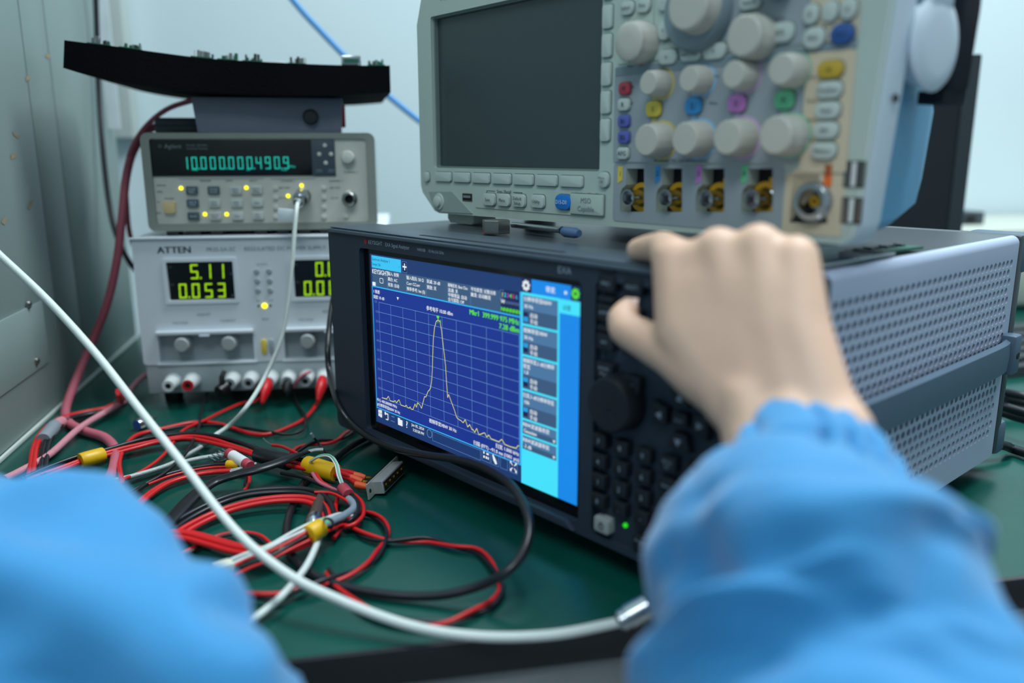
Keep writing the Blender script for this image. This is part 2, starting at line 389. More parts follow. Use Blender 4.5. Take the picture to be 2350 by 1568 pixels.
# body of sheet metal: closed shell, the right side pierced
YB, YE, XR, XLb = 0.0462, 0.343, 0.360, -0.050
B().box(XLb, XR-0.0022, YB, YE, ZB+0.001, ZT-0.006, 0.001).obj('inner_chassis', 'an_inside', an)
b = B(); b.box(XLb-0.001, XR-0.006, YB, YE, ZT-0.006, ZT-0.0005); b.box(XLb-0.0025, XLb, YB, YE, ZB, ZT-0.004); b.obj('top_cover', 'an_top', an)
def pierced():
    b = B(); bm = b.bm; P, H, r, n = 0.008, 0.00693, 0.00278, 12; xo, xi = XR, XR-0.0016
    def strip(y0, y1, z0, z1): bm.faces.new([bm.verts.new(v) for v in ((xo, y0, z0), (xo, y1, z0), (xo, y1, z1), (xo, y0, z1))])
    rows = 20; zt = Z0+0.1382; ye = 0.3310
    for i in range(rows):
        zc = zt - i*H; off = 0 if i % 2 == 0 else -P/2
        ncol = 35; ys_ = [ye + off - k*P for k in range(ncol)]
        for yc in ys_:
            if yc < 0.052: continue
            sq = []; ci = []; cj = []
            for k in range(n):
                a = 2*math.pi*(k+0.5)/n; c_, s_ = math.cos(a), math.sin(a)
                f = min((P/2)/abs(c_) if abs(c_) > 1e-6 else 9, (H/2)/abs(s_) if abs(s_) > 1e-6 else 9)
                sq.append(bm.verts.new((xo, yc + c_*f, zc + s_*f))); ci.append(bm.verts.new((xo, yc + c_*r, zc + s_*r))); cj.append(bm.verts.new((xi, yc + c_*r, zc + s_*r)))
            for k in range(n):
                j = (k+1) % n
                # keep the square corners: add them where the edge turns
                va, vb = sq[k].co, sq[j].co
                if abs(va.y-vb.y) > 1e-6 and abs(va.z-vb.z) > 1e-6:
                    cy = va.y if abs(abs(va.y-yc)-P/2) < 1e-6 else vb.y; cz = va.z if abs(abs(va.z-zc)-H/2) < 1e-6 else vb.z
                    bm.faces.new((sq[k], bm.verts.new((xo, cy, cz)), sq[j], ci[j], ci[k]))
                else: bm.faces.new((sq[k], sq[j], ci[j], ci[k]))
                bm.faces.new((ci[k], ci[j], cj[j], cj[k]))
        last = min(y for y in ys_ if y >= 0.052)
        strip(ye + off + P/2, YE, zc-H/2, zc+H/2); strip(YB, last - P/2, zc-H/2, zc+H/2)
    zl = zt - (rows-1)*H - H/2
    strip(YB, YE, ZB, zl)
    zu = zt + H/2
    # upper band, rounded over into the top
    prof = [(xo, zu)] + [(xo - 0.006 + 0.006*math.cos(t), ZT - 0.0065 + 0.006*math.sin(t)) for t in [math.pi/2*k/6 for k in range(7)]]
    for (xa, za), (xb, zb) in zip(prof, prof[1:]):
        bm.faces.new([bm.verts.new(v) for v in ((xa, YB, za), (xa, YE, za), (xb, YE, zb), (xb, YB, zb))])
    bmesh.ops.remove_doubles(bm, verts=bm.verts[:], dist=1e-6)
    return b.obj('pierced_side', 'an_metal', an, 30)
pierced()
B().box(XR-0.012, XR-0.0022, YB, YE, ZT-0.0065, ZT-0.0055).obj('top_flange', 'an_top', an)
# carrying strap and its mounts
zs0, zs1 = Z0+0.056, Z0+0.0815
b = B(); pts = [(0.361, 0.333), (0.3655, 0.324), (0.3675, 0.29), (0.368, 0.19), (0.3675, 0.10), (0.3655, 0.068), (0.361, 0.058)]
L = []
cp = spl([(p[0], p[1], 0) for p in pts], 5)
for i, c in enumerate(cp):
    t = (cp[min(i+1, len(cp)-1)] - cp[max(i-1, 0)]).normalized(); nn = Vector((-t.y, t.x, 0))*0.0028
    if nn.x < 0: nn = -nn
    L.append([b.bm.verts.new((c.x+nn.x, c.y+nn.y, zs0+0.002)), b.bm.verts.new((c.x+nn.x*1.25, c.y+nn.y, (zs0+zs1)/2)), b.bm.verts.new((c.x+nn.x, c.y+nn.y, zs1-0.002)), b.bm.verts.new((c.x-nn.x*.2, c.y, zs1)), b.bm.verts.new((c.x-nn.x, c.y-nn.y, zs1-0.002)), b.bm.verts.new((c.x-nn.x, c.y-nn.y, zs0+0.002)), b.bm.verts.new((c.x-nn.x*.2, c.y, zs0))])
for A, C_ in zip(L, L[1:]):
    for k in range(7): b.bm.faces.new((A[k], A[(k+1) % 7], C_[(k+1) % 7], C_[k]))
b.obj('carry_strap', 'strap', an)
for y in (0.3285, 0.047):
    mt = B().box(XR, XR+0.011, y, y+0.014, zs0-0.002, zs1+0.003, 0.002).obj('strap_mount', 'strap', an)
    B().cyl((XR+0.0105, y+0.007, (zs0+zs1)/2), (1, 0, 0), 0.0026, 0.001, n=16).obj('screw_hole', 'hole_black', mt)
# rear bezel and corner guards, feet
B().box(XLb-0.003, XR+0.001, YE+0.0012, YE+0.012, ZB, ZT, 0.003).obj('rear_bezel', 'an_top', an)
for z0_, z1_ in ((ZT-0.03, ZT+0.001), (ZB-0.001, ZB+0.026)):
    for x0_, x1_ in ((XR-0.04, XR+0.002), (XLb-0.004, XLb+0.04)): B().box(x0_, x1_, YE+0.004, YE+0.022, z0_, z1_, 0.004).obj('corner_guard', 'strap', an)
for x in (-0.03, 0.325):
    for y in (0.03, 0.29): B().prism([(x-0.012, 0), (x+0.012, 0), (x+0.017, ZB+0.0015), (x-0.017, ZB+0.0015)], y, y+0.03).obj('foot', 'dark_plastic', an)
# keys, found on the keypad
def rkey(px, py, w, h, name='key', m='dark_key', d=0.0055, par=an, f=fA, yb=0.0045, rad=0.0012, bev=0.0007):
    x, z = f(px, py); return B().prism(rrect(x-w/2, x+w/2, z-h/2, z+h/2, rad, 3), yb-d, yb, bev).obj(name, m, par), x, z
prn = []
KY = -0.0015
def akey(x, z, w, h, txt, size=0.0026, m='dark_key', name='key'):
    o = B().prism(rrect(x-w/2, x+w/2, z-h/2, z+h/2, 0.0014, 3), KY, 0.0046, 0.0008).obj(name, m, an)
    for i, t in enumerate(txt.split('|')):
        n_ = len(txt.split('|')); prn.append((t, x, z - size*0.35 + (n_-1)*size*0.55 - i*size*1.15, size, 'C'))
    return o
for r_, row in enumerate((('7', '8', '9'), ('4', '5', '6'), ('1', '2', '3'), ('0', '.', '-'))):
    for c_, t in enumerate(row):
        akey(0.2535 + 0.0168*c_, Z0+0.0505 - 0.0128*r_, 0.0105, 0.0090, t, 0.0044)
for r_, (t1, t2) in enumerate((('Bk Sp|Clr', 'Cancel|(Esc)'), ('Enter', 'Local'), ('Single', 'Cont'), ('Restart', 'Full|Screen'))):
    akey(0.3045, Z0+0.0505-0.0128*r_, 0.0115, 0.0090, t1); akey(0.3225, Z0+0.0505-0.0128*r_, 0.0125, 0.0090, t2)
for r_, (t1, t2, t3) in enumerate((('FREQ', 'SELECT', 'Meas'), ('AMPTD', 'Marker', 'Peak'), ('BW', 'Trace', 'Sweep'))):
    zz = Z0+0.1462-0.0172*r_
    for c_, t in enumerate((t1, t2, t3)): akey(0.2563 + 0.0195*c_, zz, 0.0128, 0.0098, t, 0.0027)
    akey(0.2563, zz+0.0078, 0.0118, 0.0036, '', 0.002)
akey(0.2563, Z0+0.0945, 0.0128, 0.0100, 'MODE|Meas', 0.0027); akey(0.2765, Z0+0.0905, 0.0128, 0.0100, 'User', 0.0027)
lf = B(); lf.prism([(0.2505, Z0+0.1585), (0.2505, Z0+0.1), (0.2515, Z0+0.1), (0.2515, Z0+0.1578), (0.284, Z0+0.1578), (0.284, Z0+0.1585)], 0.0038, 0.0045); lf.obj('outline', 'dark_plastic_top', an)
# wheel
kx, kz = 0.2668, Z0+0.0775
wh = B().lathe((kx, 0.0045, kz), (0, -1, 0), [(0.0175, 0), (0.0172, 0.003), (0.0162, 0.0125), (0.0150, 0.0140), (0.010, 0.0142), (0.002, 0.0138)], 48, 24, 0.012).obj('dial_knob', 'dark_key', an)
B().lathe((kx+0.003, -0.0094, kz-0.0055), (0, -1, 0), [(0.0048, -0.0005), (0.0048, 0.0003), (0.0038, 0.0004), (0.002, -0.0004)], 20).obj('finger_dimple', 'dark_edge', wh)
# arrow cluster
def arrowkey(cx_, cz_, ang):
    b = B(); o_ = 0.0048
    P = [(-0.0075, -o_), (0.0075, -o_), (0.0045, o_), (-0.0045, o_)]; a = math.radians(ang)
    b.prism([(cx_ + p[0]*math.cos(a) - p[1]*math.sin(a), cz_ + p[0]*math.sin(a) + p[1]*math.cos(a)) for p in P][::1], KY, 0.0046, 0.001); o = b.obj('arrow_key', 'dark_key', an)
    T = [(-0.0022, 0.0016), (0.0022, 0.0016), (0, -0.0022)]
    a2 = a + math.pi
    B().poly([(cx_ + T[k][0]*math.cos(a) - T[k][1]*math.sin(a), cz_ + T[k][0]*math.sin(a) + T[k][1]*math.cos(a)) for k in range(3)], KY-0.0003).obj('arrow_mark', 'key_print', o, flat=True)
ccx, ccz = 0.3112, Z0+0.0775
arrowkey(ccx, ccz-0.0125, 180+180); arrowkey(ccx-0.0135, ccz, 90+180); arrowkey(ccx+0.0135, ccz, -90+180); arrowkey(ccx, ccz+0.0125, 0+180)
akey(ccx, ccz, 0.0098, 0.0082, 'Enter', 0.0024)
# power key, lamp, extra keys
pk = B().prism(rrect(0.2507, 0.2630, Z0-0.0080, Z0+0.0022, 0.002, 4), KY, 0.0046, 0.0012).obj('power_key', 'power_key', an)
pi_ = B(); pi_.prism(circle(0.2572, Z0-0.0029, 0.0021, 20), KY-0.0003, KY-0.0001, holes=[circle(0.2572, Z0-0.0029, 0.0016, 20)]); pi_.box(0.2569, 0.2575, KY-0.0003, KY-0.0001, Z0-0.0030, Z0-0.0003); pi_.obj('power_mark', 'print_dark', pk)
B().lathe((0.2717, 0.0046, Z0+0.0008), (0, -1, 0), [(0.0014, 0), (0.0014, 0.0012), (0.0008, 0.0017)], 14).obj('status_lamp', 'led_green', an)
akey(0.2872, Z0-0.0035, 0.0115, 0.0090, 'Preset|?', 0.0026); akey(0.3045, Z0-0.0035, 0.0115, 0.0090, 'Save', 0.0026); akey(0.3225, Z0-0.0035, 0.0115, 0.009, 'Recall', 0.0026)
akey(0.342, Z0+0.0945, 0.012, 0.009, 'Help', 0.0026)
lettering(prn, 'key_print', an, KY-0.0003, 'key_lettering')
ny = B().lathe((0.345, 0.0045, Z0+0.012), (0, -1, 0), [(0.0115, 0), (0.0115, 0.002), (0.0085, 0.003), (0.0085, 0.018), (0.0062, 0.018), (0.006, 0.006)], 24).obj('input_connector', 'steel', an)
B().lathe((0.345, 0.0, Z0+0.012), (0, -1, 0), [(0.0012, 0), (0.0012, 0.015)], 10).obj('centre_pin', 'gold', ny)
lettering([('KEYSIGHT', 0.0055, Z0+0.1490, 0.0044), ('EXA Signal Analyzer', 0.0295, Z0+0.1490, 0.0042, 'L', .93), ('N9010B', 0.0715, Z0+0.1491, 0.0030), ('10 Hz-3.6 GHz', 0.0850, Z0+0.1491, 0.0030)], 'key_print', an, -0.0004)
lettering([('EXA', 0.2165, Z0+0.1480, 0.0062)], 'key_print', an, -0.0004, 'emblem')
sp = B()
for k in range(9):
    zz = (0.7, 1.2, 1.8, 2.5, 3.0, 2.4, 1.7, 1.1, .6)[k]*0.0008; xx = -0.0005 + k*0.0005
    sp.quad(xx, xx+0.0003, Z0+0.1505-zz, Z0+0.1505+zz, -0.0004)
sp.obj('brand_mark', 'red_print', an, flat=True)

# ------- what the screen shows (millimetres on the screen; layers a few hundredths proud of the glass)
disp = B().quad(0.0, 0.2315, Z0, Z0+0.1405, 0.0042).obj('display', 's_bg', an, flat=True)
def mm(rects, m, name, lay):
    for r_ in rects: B().quad(r_[0]/1000, r_[1]/1000, Z0+r_[2]/1000, Z0+r_[3]/1000, 0.0042 - lay*0.00005).obj(name, m, disp, flat=True)
mm([(2.4, 178.5, 114.8, 129.5)], 's_bar', 'status_bar', 1)
mm([(1.5, 178.5, 12.6, 114.4)], 's_graph', 'graph_area', 1)
mm([(2.2, 43.3, 129.6, 139.4)], 's_tab', 'tab', 1)
mm([(1.6, 178.5, 114.0, 115.0), (1.4, 2.2, 12.5, 114.4), (1.4, 178.5, 12.2, 13.1), (177.7, 180.2, 12.2, 131.2)], 's_line', 'blue_rule', 2)
mm([(179.2, 214.2, 0, 131.4), (213.0, 231.5, 122.4, 131.3)], 's_cyan', 'menu_frame', 2)
mm([(214.2, 231.5, 0, 122.4), (188.8, 223.6, 131.4, 140.5)], 's_blue', 'menu_side', 2)
mb = [(110.9, 129.6), (90.4, 109.4), (67.2, 88.9), (46.6, 65.7), (35.8, 45.2), (25.0, 34.4)]
mm([(180.6, 212.6, a, c) for a, c in mb], 's_menu', 'menu_cell', 3)
mm([(180.6, 212.6, 110.9, 120.0), (180.6, 212.6, 90.4, 99.2), (180.6, 212.6, 67.2, 76.8), (180.6, 212.6, 46.6, 55.4), (180.6, 212.6, 35.8, 39.4), (180.6, 212.6, 25.0, 28.5)], 's_bar', 'menu_cell_lower', 4)
sw1, sw0 = [], []
for k, (a, c) in enumerate(mb[:4]):
    up = (181.4, 185.6, a+4.8, a+7.6); dn = (181.4, 185.6, a+1.6, a+4.6)
    (sw0 if k == 0 else sw1).append(up); (sw1 if k == 0 else sw0).append(dn)
mm(sw1, 's_switch', 'switch_on', 5); mm(sw0, 's_navy', 'switch_off', 5)
mm([(159.0, 177.6, 115.3, 130.6), (45.4, 51.8, 130.3, 138.6), (224.0, 231.3, 131.8, 140.3), (179.8, 188.4, 131.8, 140.3)], 's_dark', 'dark_cell', 3)
g = []
for k in range(11): x = 10.6 + 16.65*k; g.append((x-.16, x+.16, 22.6, 102.4))
for k in range(11): z = 22.6 + 7.98*k; g.append((10.6, 177.2, z-.16, z+.16))
for x in (24, 49.8, 75.6, 101.3, 127.0): g.append((x*1.0-.1, x+.1, 114.8, 129))
mm(g, 's_grid', 'grid_line', 3)
tr = [(10, 22.8), (14, 23), (17, 23.2), (19.8, 26.2), (22, 22.9), (27, 23.2), (29.5, 24.6), (31, 23), (34.8, 26.6), (37.4, 22.7), (43, 22.8), (45, 24.3), (46.5, 22.6), (49, 22.8), (50, 24.2), (51.5, 22.6), (53.9, 22.8), (56.9, 28.1), (58.5, 25.6), (60.2, 29.8), (63, 29), (65.4, 26.4), (67.5, 31.5), (69.8, 37), (71.5, 36.8), (74.5, 42), (76, 43.2), (77.9, 45.6), (79.6, 52), (80.6, 60), (81.6, 72), (82.8, 84), (84.6, 93), (87, 98.2), (89.4, 99.6), (91.5, 98.4), (93.2, 92), (94.6, 82), (96, 74), (97.1, 66), (98, 52), (98.9, 42.4), (100.2, 45.2), (103, 40.5), (106.8, 34.6), (109.3, 29.6), (112, 28.6), (114, 28.5), (116.9, 27.4), (119.3, 30.4), (122, 25.4), (124.4, 27.9), (127, 24.6), (128, 25.2), (130, 23.3), (132.3, 27), (134.5, 22.9), (137, 23.8), (139.5, 25.3), (141.2, 25.8), (143.3, 23.2), (145.6, 25.4), (148, 23.3), (156.3, 23.2), (159.5, 25.8), (162.6, 23), (168, 22.8), (174.4, 23.4), (176, 25.6), (177.2, 25.8)]
b = B()
for (xa, za), (xb, zb_) in zip(tr, tr[1:]):
    d = Vector((xb-xa, zb_-za)); n_ = Vector((-d.y, d.x)).normalized()*0.30
    b.poly([((xa+n_.x)/1000, Z0+(za+n_.y)/1000), ((xa-n_.x)/1000, Z0+(za-n_.y)/1000), ((xb-n_.x)/1000, Z0+(zb_-n_.y)/1000), ((xb+n_.x)/1000, Z0+(zb_+n_.y)/1000)], 0.0042-0.0003)
b.obj('spectrum_trace', 's_trace', disp, flat=True)
def T(items, m, name, bold=0.02): return lettering([(i[0], i[1]/1000, Z0+i[2]/1000, i[3]/1000) + tuple(i[4:]) for i in items], m, disp, 0.0042-0.00045, name, bold=bold)
T([('KEYSIGHT', 2.9, 125.0, 5.4, 'L', .95), ('输入: 射频', 25.2, 125.9, 3.4), ('耦合: AC', 25.2, 121.6, 3.4), ('校准: 自动', 25.2, 117.3, 3.4),
   ('输入阻抗: 50 Ω', 50.6, 125.6, 3.4), ('Corr CCorr', 50.6, 121.3, 3.4), ('频率参考: Int (S)', 50.6, 117.0, 3.4), ('衰减: 20 dB', 76.4, 125.6, 3.4), ('预放: 关', 76.4, 121.3, 3.4),
   ('相噪优化: Best Clos', 102.0, 125.9, 3.1, 'L', .86), ('选通: 关', 102.0, 122.2, 3.3), ('中频增益: 自动', 102.0, 118.8, 3.3), ('信号跟踪: Off', 102.0, 115.5, 3.1), ('平均类型: 对数功率', 127.8, 125.9, 3.3, 'L', .95), ('触发: 自动触发', 127.8, 122.2, 3.3),
   ('1 频谱', 3.4, 109.4, 3.4), ('刻度 10 dB', 3.4, 105.0, 3.4), ('▼', 36.5, 107.8, 3.0), ('参考电平 10.00 dBm', 75.2, 105.2, 3.9, 'L', .95), ('中心 400.000000 MHz', 2.8, 18.6, 3.5, 'L', .9), ('#分辨率带宽RBW 30 Hz', 2.8, 14.6, 3.5, 'L', .9), ('视频带宽VBW 30 Hz', 75.0, 17.8, 3.8), ('扫宽 1.000 kHz', 177.2, 18.4, 3.8, 'R'), ('扫描 (FFT) ~91.0 ms (1001 pts)', 177.2, 14.2, 3.8, 'R'),
   ('Jun 05, 2024', 51.6, 9.0, 3.3), ('3:20:58 PM', 53.0, 5.0, 3.3), ('?', 43.6, 5.6, 8.0), ('W', 159.4, 121.4, 4.0),
   ('带宽', 202, 134.2, 4.2), ('●', 218.2, 134.6, 2.8),
   ('分辨率带宽RBW', 181.5, 126.0, 3.6), ('30 Hz', 182.0, 121.4, 3.6), ('自动', 187.6, 115.8, 3.6), ('手动', 187.6, 111.8, 3.6),
   ('视频带宽VBW', 181.5, 105.4, 3.6), ('30 Hz', 182.0, 100.8, 3.6), ('自动', 187.6, 95.2, 3.6), ('手动', 187.6, 91.2, 3.6),
   ('视频带宽:3 dB分辨率', 181.2, 85.2, 3.5, 'L', .92), ('带宽', 181.2, 81.2, 3.5), ('1.0', 182.0, 77.4, 3.6), ('自动', 187.6, 72.2, 3.6), ('手动', 187.6, 68.2, 3.6),
   ('扫宽:3 dB分辨率带宽', 181.2, 61.6, 3.5, 'L', .92), ('106', 182.0, 57.0, 3.6), ('自动', 187.6, 51.4, 3.6), ('手动', 187.6, 47.4, 3.6),
   ('RBW滤波器类型', 181.2, 41.4, 3.5), ('Gaussian', 181.8, 37.0, 3.6), ('▼', 209.4, 36.6, 2.6), ('RBW滤波器带宽', 181.2, 30.6, 3.5), ('-3 dB', 181.8, 26.2, 3.6), ('▼', 209.4, 25.8, 2.6)], 's_white', 'screen_text')
T([('Mkr1  399.999 975 MHz', 177.4, 109.0, 5.3, 'R', .98), ('7.28 dBm', 177.4, 103.8, 5.3, 'R'), ('4', 168.2, 126.0, 4.0), ('NNNNNN', 159.4, 116.2, 4.0, 'L', 1.02), ('1', 91.0, 97.0, 4.4)], 's_green', 'marker_text', .035)
T([('1', 160.0, 126.0, 4.0)], 's_trace', 'trace_number'); T([('2', 162.8, 126.0, 4.0)], 's_cyan', 'trace_number'); T([('3', 165.6, 126.0, 4.0)], 's_purple', 'trace_number'); T([('5', 171.0, 126.0, 4.0)], 's_pink', 'trace_number'); T([('6', 174.0, 126.0, 4.0)], 's_line', 'trace_number')
T([('WWWWW', 163.6, 121.4, 3.2, 'L', .84)] + [(str(-k*10) + '.0', 5.0, 101.6-7.98*(k), 2.8) for k in range(0, 10)], 's_dim', 'dim_text', 0)
T([('Spectrum Analyzer 1', 3.2, 135.6, 3.2, 'L', .95), ('Swept SA', 3.2, 131.6, 3.2), ('▸', 41.0, 132.8, 3.0), ('设置', 217.0, 125.0, 3.6)], 's_dark', 'tab_text', 0)
b = B(); b.poly([(x/1000, Z0+z/1000) for x, z in ((88.0, 102.6), (90.8, 102.6), (90.2, 101.0), (89.4, 99.8), (88.6, 101.0))], 0.0042-0.0005); b.quad(0.0880, 0.0908, Z0+0.1010, Z0+0.1028, 0.00365); b.quad(0.0892, 0.0896, Z0+0.0970, Z0+0.0998, 0.00365); b.obj('marker_symbol', 's_green', disp, flat=True)
def gear(x, z, r, m):
    pts = []
    for k in range(40): a = 2*math.pi*k/40; rr = r*(1.0 if (k//2.5) % 2 < 1 else 0.78); pts.append(((x+rr*math.cos(a))/1000, Z0+(z+rr*math.sin(a))/1000))
    B().prism(pts, 0.0042-0.0005, 0.0042-0.0004, holes=[circle(x/1000, Z0+z/1000, r*.36/1000, 16)]).obj('gear_icon', m, disp)
gear(184.0, 136.0, 3.6, 's_white'); gear(227.8, 136.0, 3.4, 's_green')
ic = B()
def iq(x0, x1, z0, z1): ic.quad(x0/1000, x1/1000, Z0+z0/1000, Z0+z1/1000, 0.0042-0.0005)
iq(48.0, 49.2, 132.0, 137.2); iq(46.0, 51.2, 134.0, 135.2)                                     # plus
iq(4.2, 6.4, 8.9, 11.4); iq(6.7, 9.4, 8.9, 11.8); iq(4.2, 6.4, 5.9, 8.5); iq(6.7, 9.4, 5.5, 8.5)   # window mark
iq(32.6, 39.0, 5.2, 10.2); iq(32.6, 35.6, 10.2, 11.2)                                          # folder
iq(14.5, 18.6, 10.0, 11.0); iq(17.8, 18.8, 5.6, 10.6); iq(15.0, 18.0, 5.2, 6.0); iq(13.6, 15.4, 9.2, 11.8)   # undo
iq(139.6, 141.2, 7.0, 8.8); iq(142.2, 143.8, 7.0, 8.8); iq(144.4, 145.6, 7.0, 8.8); iq(139.6, 141.0, 10.2, 12.0); iq(143.0, 145.6, 10.2, 11.6)
ic.poly([(x/1000, Z0+z/1000) for x, z in ((149.4, 11.8), (150.4, 12.6), (153.6, 8.6), (154.6, 6.2), (152.6, 5.6), (150.4, 8.2))], 0.0042-0.0005)
for sx in (-1, 1):
    for sz in (-1, 1):
        ic.poly([((171.6+sx*a)/1000, Z0+(9.2+sz*c)/1000) for a, c in ((0.6, 1.1), (2.2, 2.8), (1.6, 3.6), (3.4, 3.8), (3.4, 1.6), (2.8, 2.2), (1.1, .6))], 0.0042-0.0005)
ic.obj('screen_icon', 's_white', disp, flat=True)
def fr(x0, x1, z0, z1, w=.25):
    ln = B()
    for r_ in ((x0, x1, z0, z0+w), (x0, x1, z1-w, z1), (x0, x0+w, z0, z1), (x1-w, x1, z0, z1)): ln.quad(r_[0]/1000, r_[1]/1000, Z0+r_[2]/1000, Z0+r_[3]/1000, 0.0042-0.0005)
    ln.obj('screen_outline', 's_grid', disp, flat=True)
fr(45.4, 51.8, 130.3, 138.6); fr(79.0, 136.6, 3.8, 11.6); fr(138.0, 147.2, 4.6, 13.0-0.6); fr(148.2, 156.4, 4.6, 12.6); fr(158.0, 165.6, 4.6, 12.6); fr(167.6, 175.6, 4.6, 13.2-.4); fr(159.0, 162.2, 124.8, 130.4)
fr(22.4, 28.0, 6.0, 6.4); fr(23.6, 27.6, 9.8, 10.6)
B().prism(circle(.0752, Z0+.0085, .0034, 24), 0.0042-0.0005, 0.0042-0.0004, holes=[circle(.0752, Z0+.0085, .0030, 24)]).obj('message_icon', 's_grid', disp)
b = B(); b.prism(rrect(.0135, .0185, Z0+.1183, Z0+.1224, .001), 0.0037, 0.0038, holes=[rrect(.0139, .0181, Z0+.1187, Z0+.1220, .0007)]); b.quad(.0028, .0074, Z0+.1152, Z0+.1182, .0037); b.obj('input_icon', 's_white', disp)

# ------------------------------------------------------------------ oscilloscope (front at y = 0, screen's lower left at x = 0, z = .0501)
sc = thing('oscilloscope', 'grey mixed signal oscilloscope with blank screen, knobs and blue side standing on the analyzer', 'oscilloscope', SC_M)
def q(pts, y=0.0): return [fS(px, py, y) for px, py in pts]
S0 = 0.0501
scr_in = rrect(-0.0030, 0.2005, S0-0.0022, S0+0.1225, 0.002, 3)
out = [(-0.0240, S0+0.118), (-0.0240, S0-0.018), (-0.0215, S0-0.024), (-0.003, S0-0.0395), (0.004, S0-0.0412), (0.384, S0-0.0378), (0.3905, S0-0.034), (0.3930, S0-0.026), (0.4050, S0+0.13), (0.400, S0+0.158), (-0.008, S0+0.160)]
ap = []
for k, x in enumerate((1425, 1508, 1599, 1704)):
    w = (54, 58, 64, 70)[k]
    ap.append(q([(x+14, 387), (x+w, 387), (x+w, 487), (x-1, 487), (x-1, 446), (x+3, 434), (x+13, 424)]))
ap.append(q([(1822, 388), (1880, 390), (1882, 424), (1896, 440), (1899, 513), (1812, 511)]))
fb = B().prism(out, 0.0, 0.018, holes=[scr_in] + ap).obj('front_bezel', 'scope_body', sc)
B().prism([(p[0]*0.998+0.0004, p[1]) for p in out], 0.0181, 0.020).obj('rear_rim', 'scope_side', sc)
# white right flank of the bezel
fl = B()
R_ = [(0.3850, S0-0.0382), (0.3912, S0-0.034), (0.3937, S0-0.026), (0.4057, S0+0.13), (0.4010, S0+0.158)]
Lv = []
for y in (-0.0002, 0.0008, 0.0040, 0.0185):
    dx = {-0.0002: -0.0030, 0.0008: -0.0004, 0.0040: 0.0008, 0.0185: 0.0010}[y]
    Lv.append([fl.bm.verts.new((p[0]+dx, y, p[1])) for p in R_])
for A, C_ in zip(Lv, Lv[1:]):
    for k in range(4): fl.bm.faces.new((A[k], A[k+1], C_[k+1], C_[k]))
fl.obj('flank', 'scope_side', sc)
B().lathe((0.4008, 0.010, fS(2030, 224)[1]), (1, 0, 0.04), [(0.0022, 0), (0.0022, 0.0009), (0.0012, 0.001)], 12).obj('latch_hole', 'hole_black', sc)
# tapering blue back shell
bs = B(); prof = [(0.020, 0.3930, S0-0.033), (0.050, 0.3880, S0-0.032), (0.100, 0.3745, S0-0.026), (0.128, 0.3640, S0-0.012), (0.140, 0.352, S0+0.004)]
Lv = []
for y, xr, zb_ in prof:
    bul = 0.003 if y > .05 else 0
    Lv.append([bs.bm.verts.new((-0.02 + (y-.03)*.25, y, zb_)), bs.bm.verts.new((xr-0.006, y, zb_)), bs.bm.verts.new((xr, y, zb_+0.006)), bs.bm.verts.new((xr+bul, y, S0+0.035)), bs.bm.verts.new((xr-bul*.4, y, S0+0.06)), bs.bm.verts.new((xr, y, S0+0.150)), bs.bm.verts.new((-0.02 + (y-.03)*.25, y, S0+0.150))])
for A, C_ in zip(Lv, Lv[1:]):
    for k in range(7): bs.bm.faces.new((A[k], A[(k+1) % 7], C_[(k+1) % 7], C_[k]))
bs.bm.faces.new(Lv[0][::-1]); bs.bm.faces.new(Lv[-1])
bs.obj('back_shell', 'scope_blue', sc, 25)
# handle hub on the side
hb = fS(2135, 92); hz = S0+0.0655
B().lathe((0.396, 0.038, hz), (1, 0, 0), [(0.020, 0), (0.020, 0.006), (0.0238, 0.0075), (0.0242, 0.0095), (0.0225, 0.0112), (0.015, 0.0120), (0.004, 0.0122)], 40).obj('handle_hub', 'scope_side', sc)
B().box(0.4035, 0.4080, 0.026, 0.050, hz+0.018, hz+0.10, 0.002).obj('handle_arm', 'scope_side', sc)
# screen
B().box(-0.0030, 0.2005, 0.0062, 0.012, S0-0.0022, S0+0.1225).obj('screen', 'scope_screen', sc)
B().prism(rrect(-0.0030, 0.2005, S0-0.0022, S0+0.1225, 0.002, 3), 0.0030, 0.0062, holes=[rrect(-0.0012, 0.1988, S0-0.0008, S0+0.1210, 0.0015, 3)]).obj('screen_edge', 'scope_dark', sc)
# soft keys
def skey(x0, x1, z0, z1, m='scope_key', name='key', d=0.0022, rad=0.0018, yb=0.0):
    B().prism(rrect(x0-0.0006, x1+0.0006, z0-0.0006, z1+0.0006, rad, 3), yb-0.0003, yb+0.0002).obj('key_gap', 'scope_dark', sc)
    return B().prism(rrect(x0, x1, z0, z1, rad, 4), yb-d, yb, 0.0006).obj(name, m, sc)
for k in range(7):
    xa = 0.0012 + 0.0268*k; skey(xa, xa+0.0232, S0-0.0136, S0-0.0056, 'scope_key', 'soft_key')
for k in range(6):
    zc = S0+0.0255 + 0.0182*k; skey(0.2015+0.0005, 0.2105, zc-0.0074, zc+0.0074, 'scope_key', 'soft_key')
lab = []; labw = []
def opx(px, py, w, h, m='scope_key', txt='', size=0.003, name='button', rad=None, y=0.0, big=0.0026):
    x, z = fS(px, py, y-big); r_ = min(w, h)*0.42 if rad is None else rad
    o = skey(x-w/2, x+w/2, z-h/2, z+h/2, m, name, big, r_, y)
    for i, t in enumerate(txt.split('|')):
        n_ = len(txt.split('|')); lab.append((t, x, z - size*0.35 + (n_-1)*size*0.5 - i*size*1.0, size, 'C'))
    return o
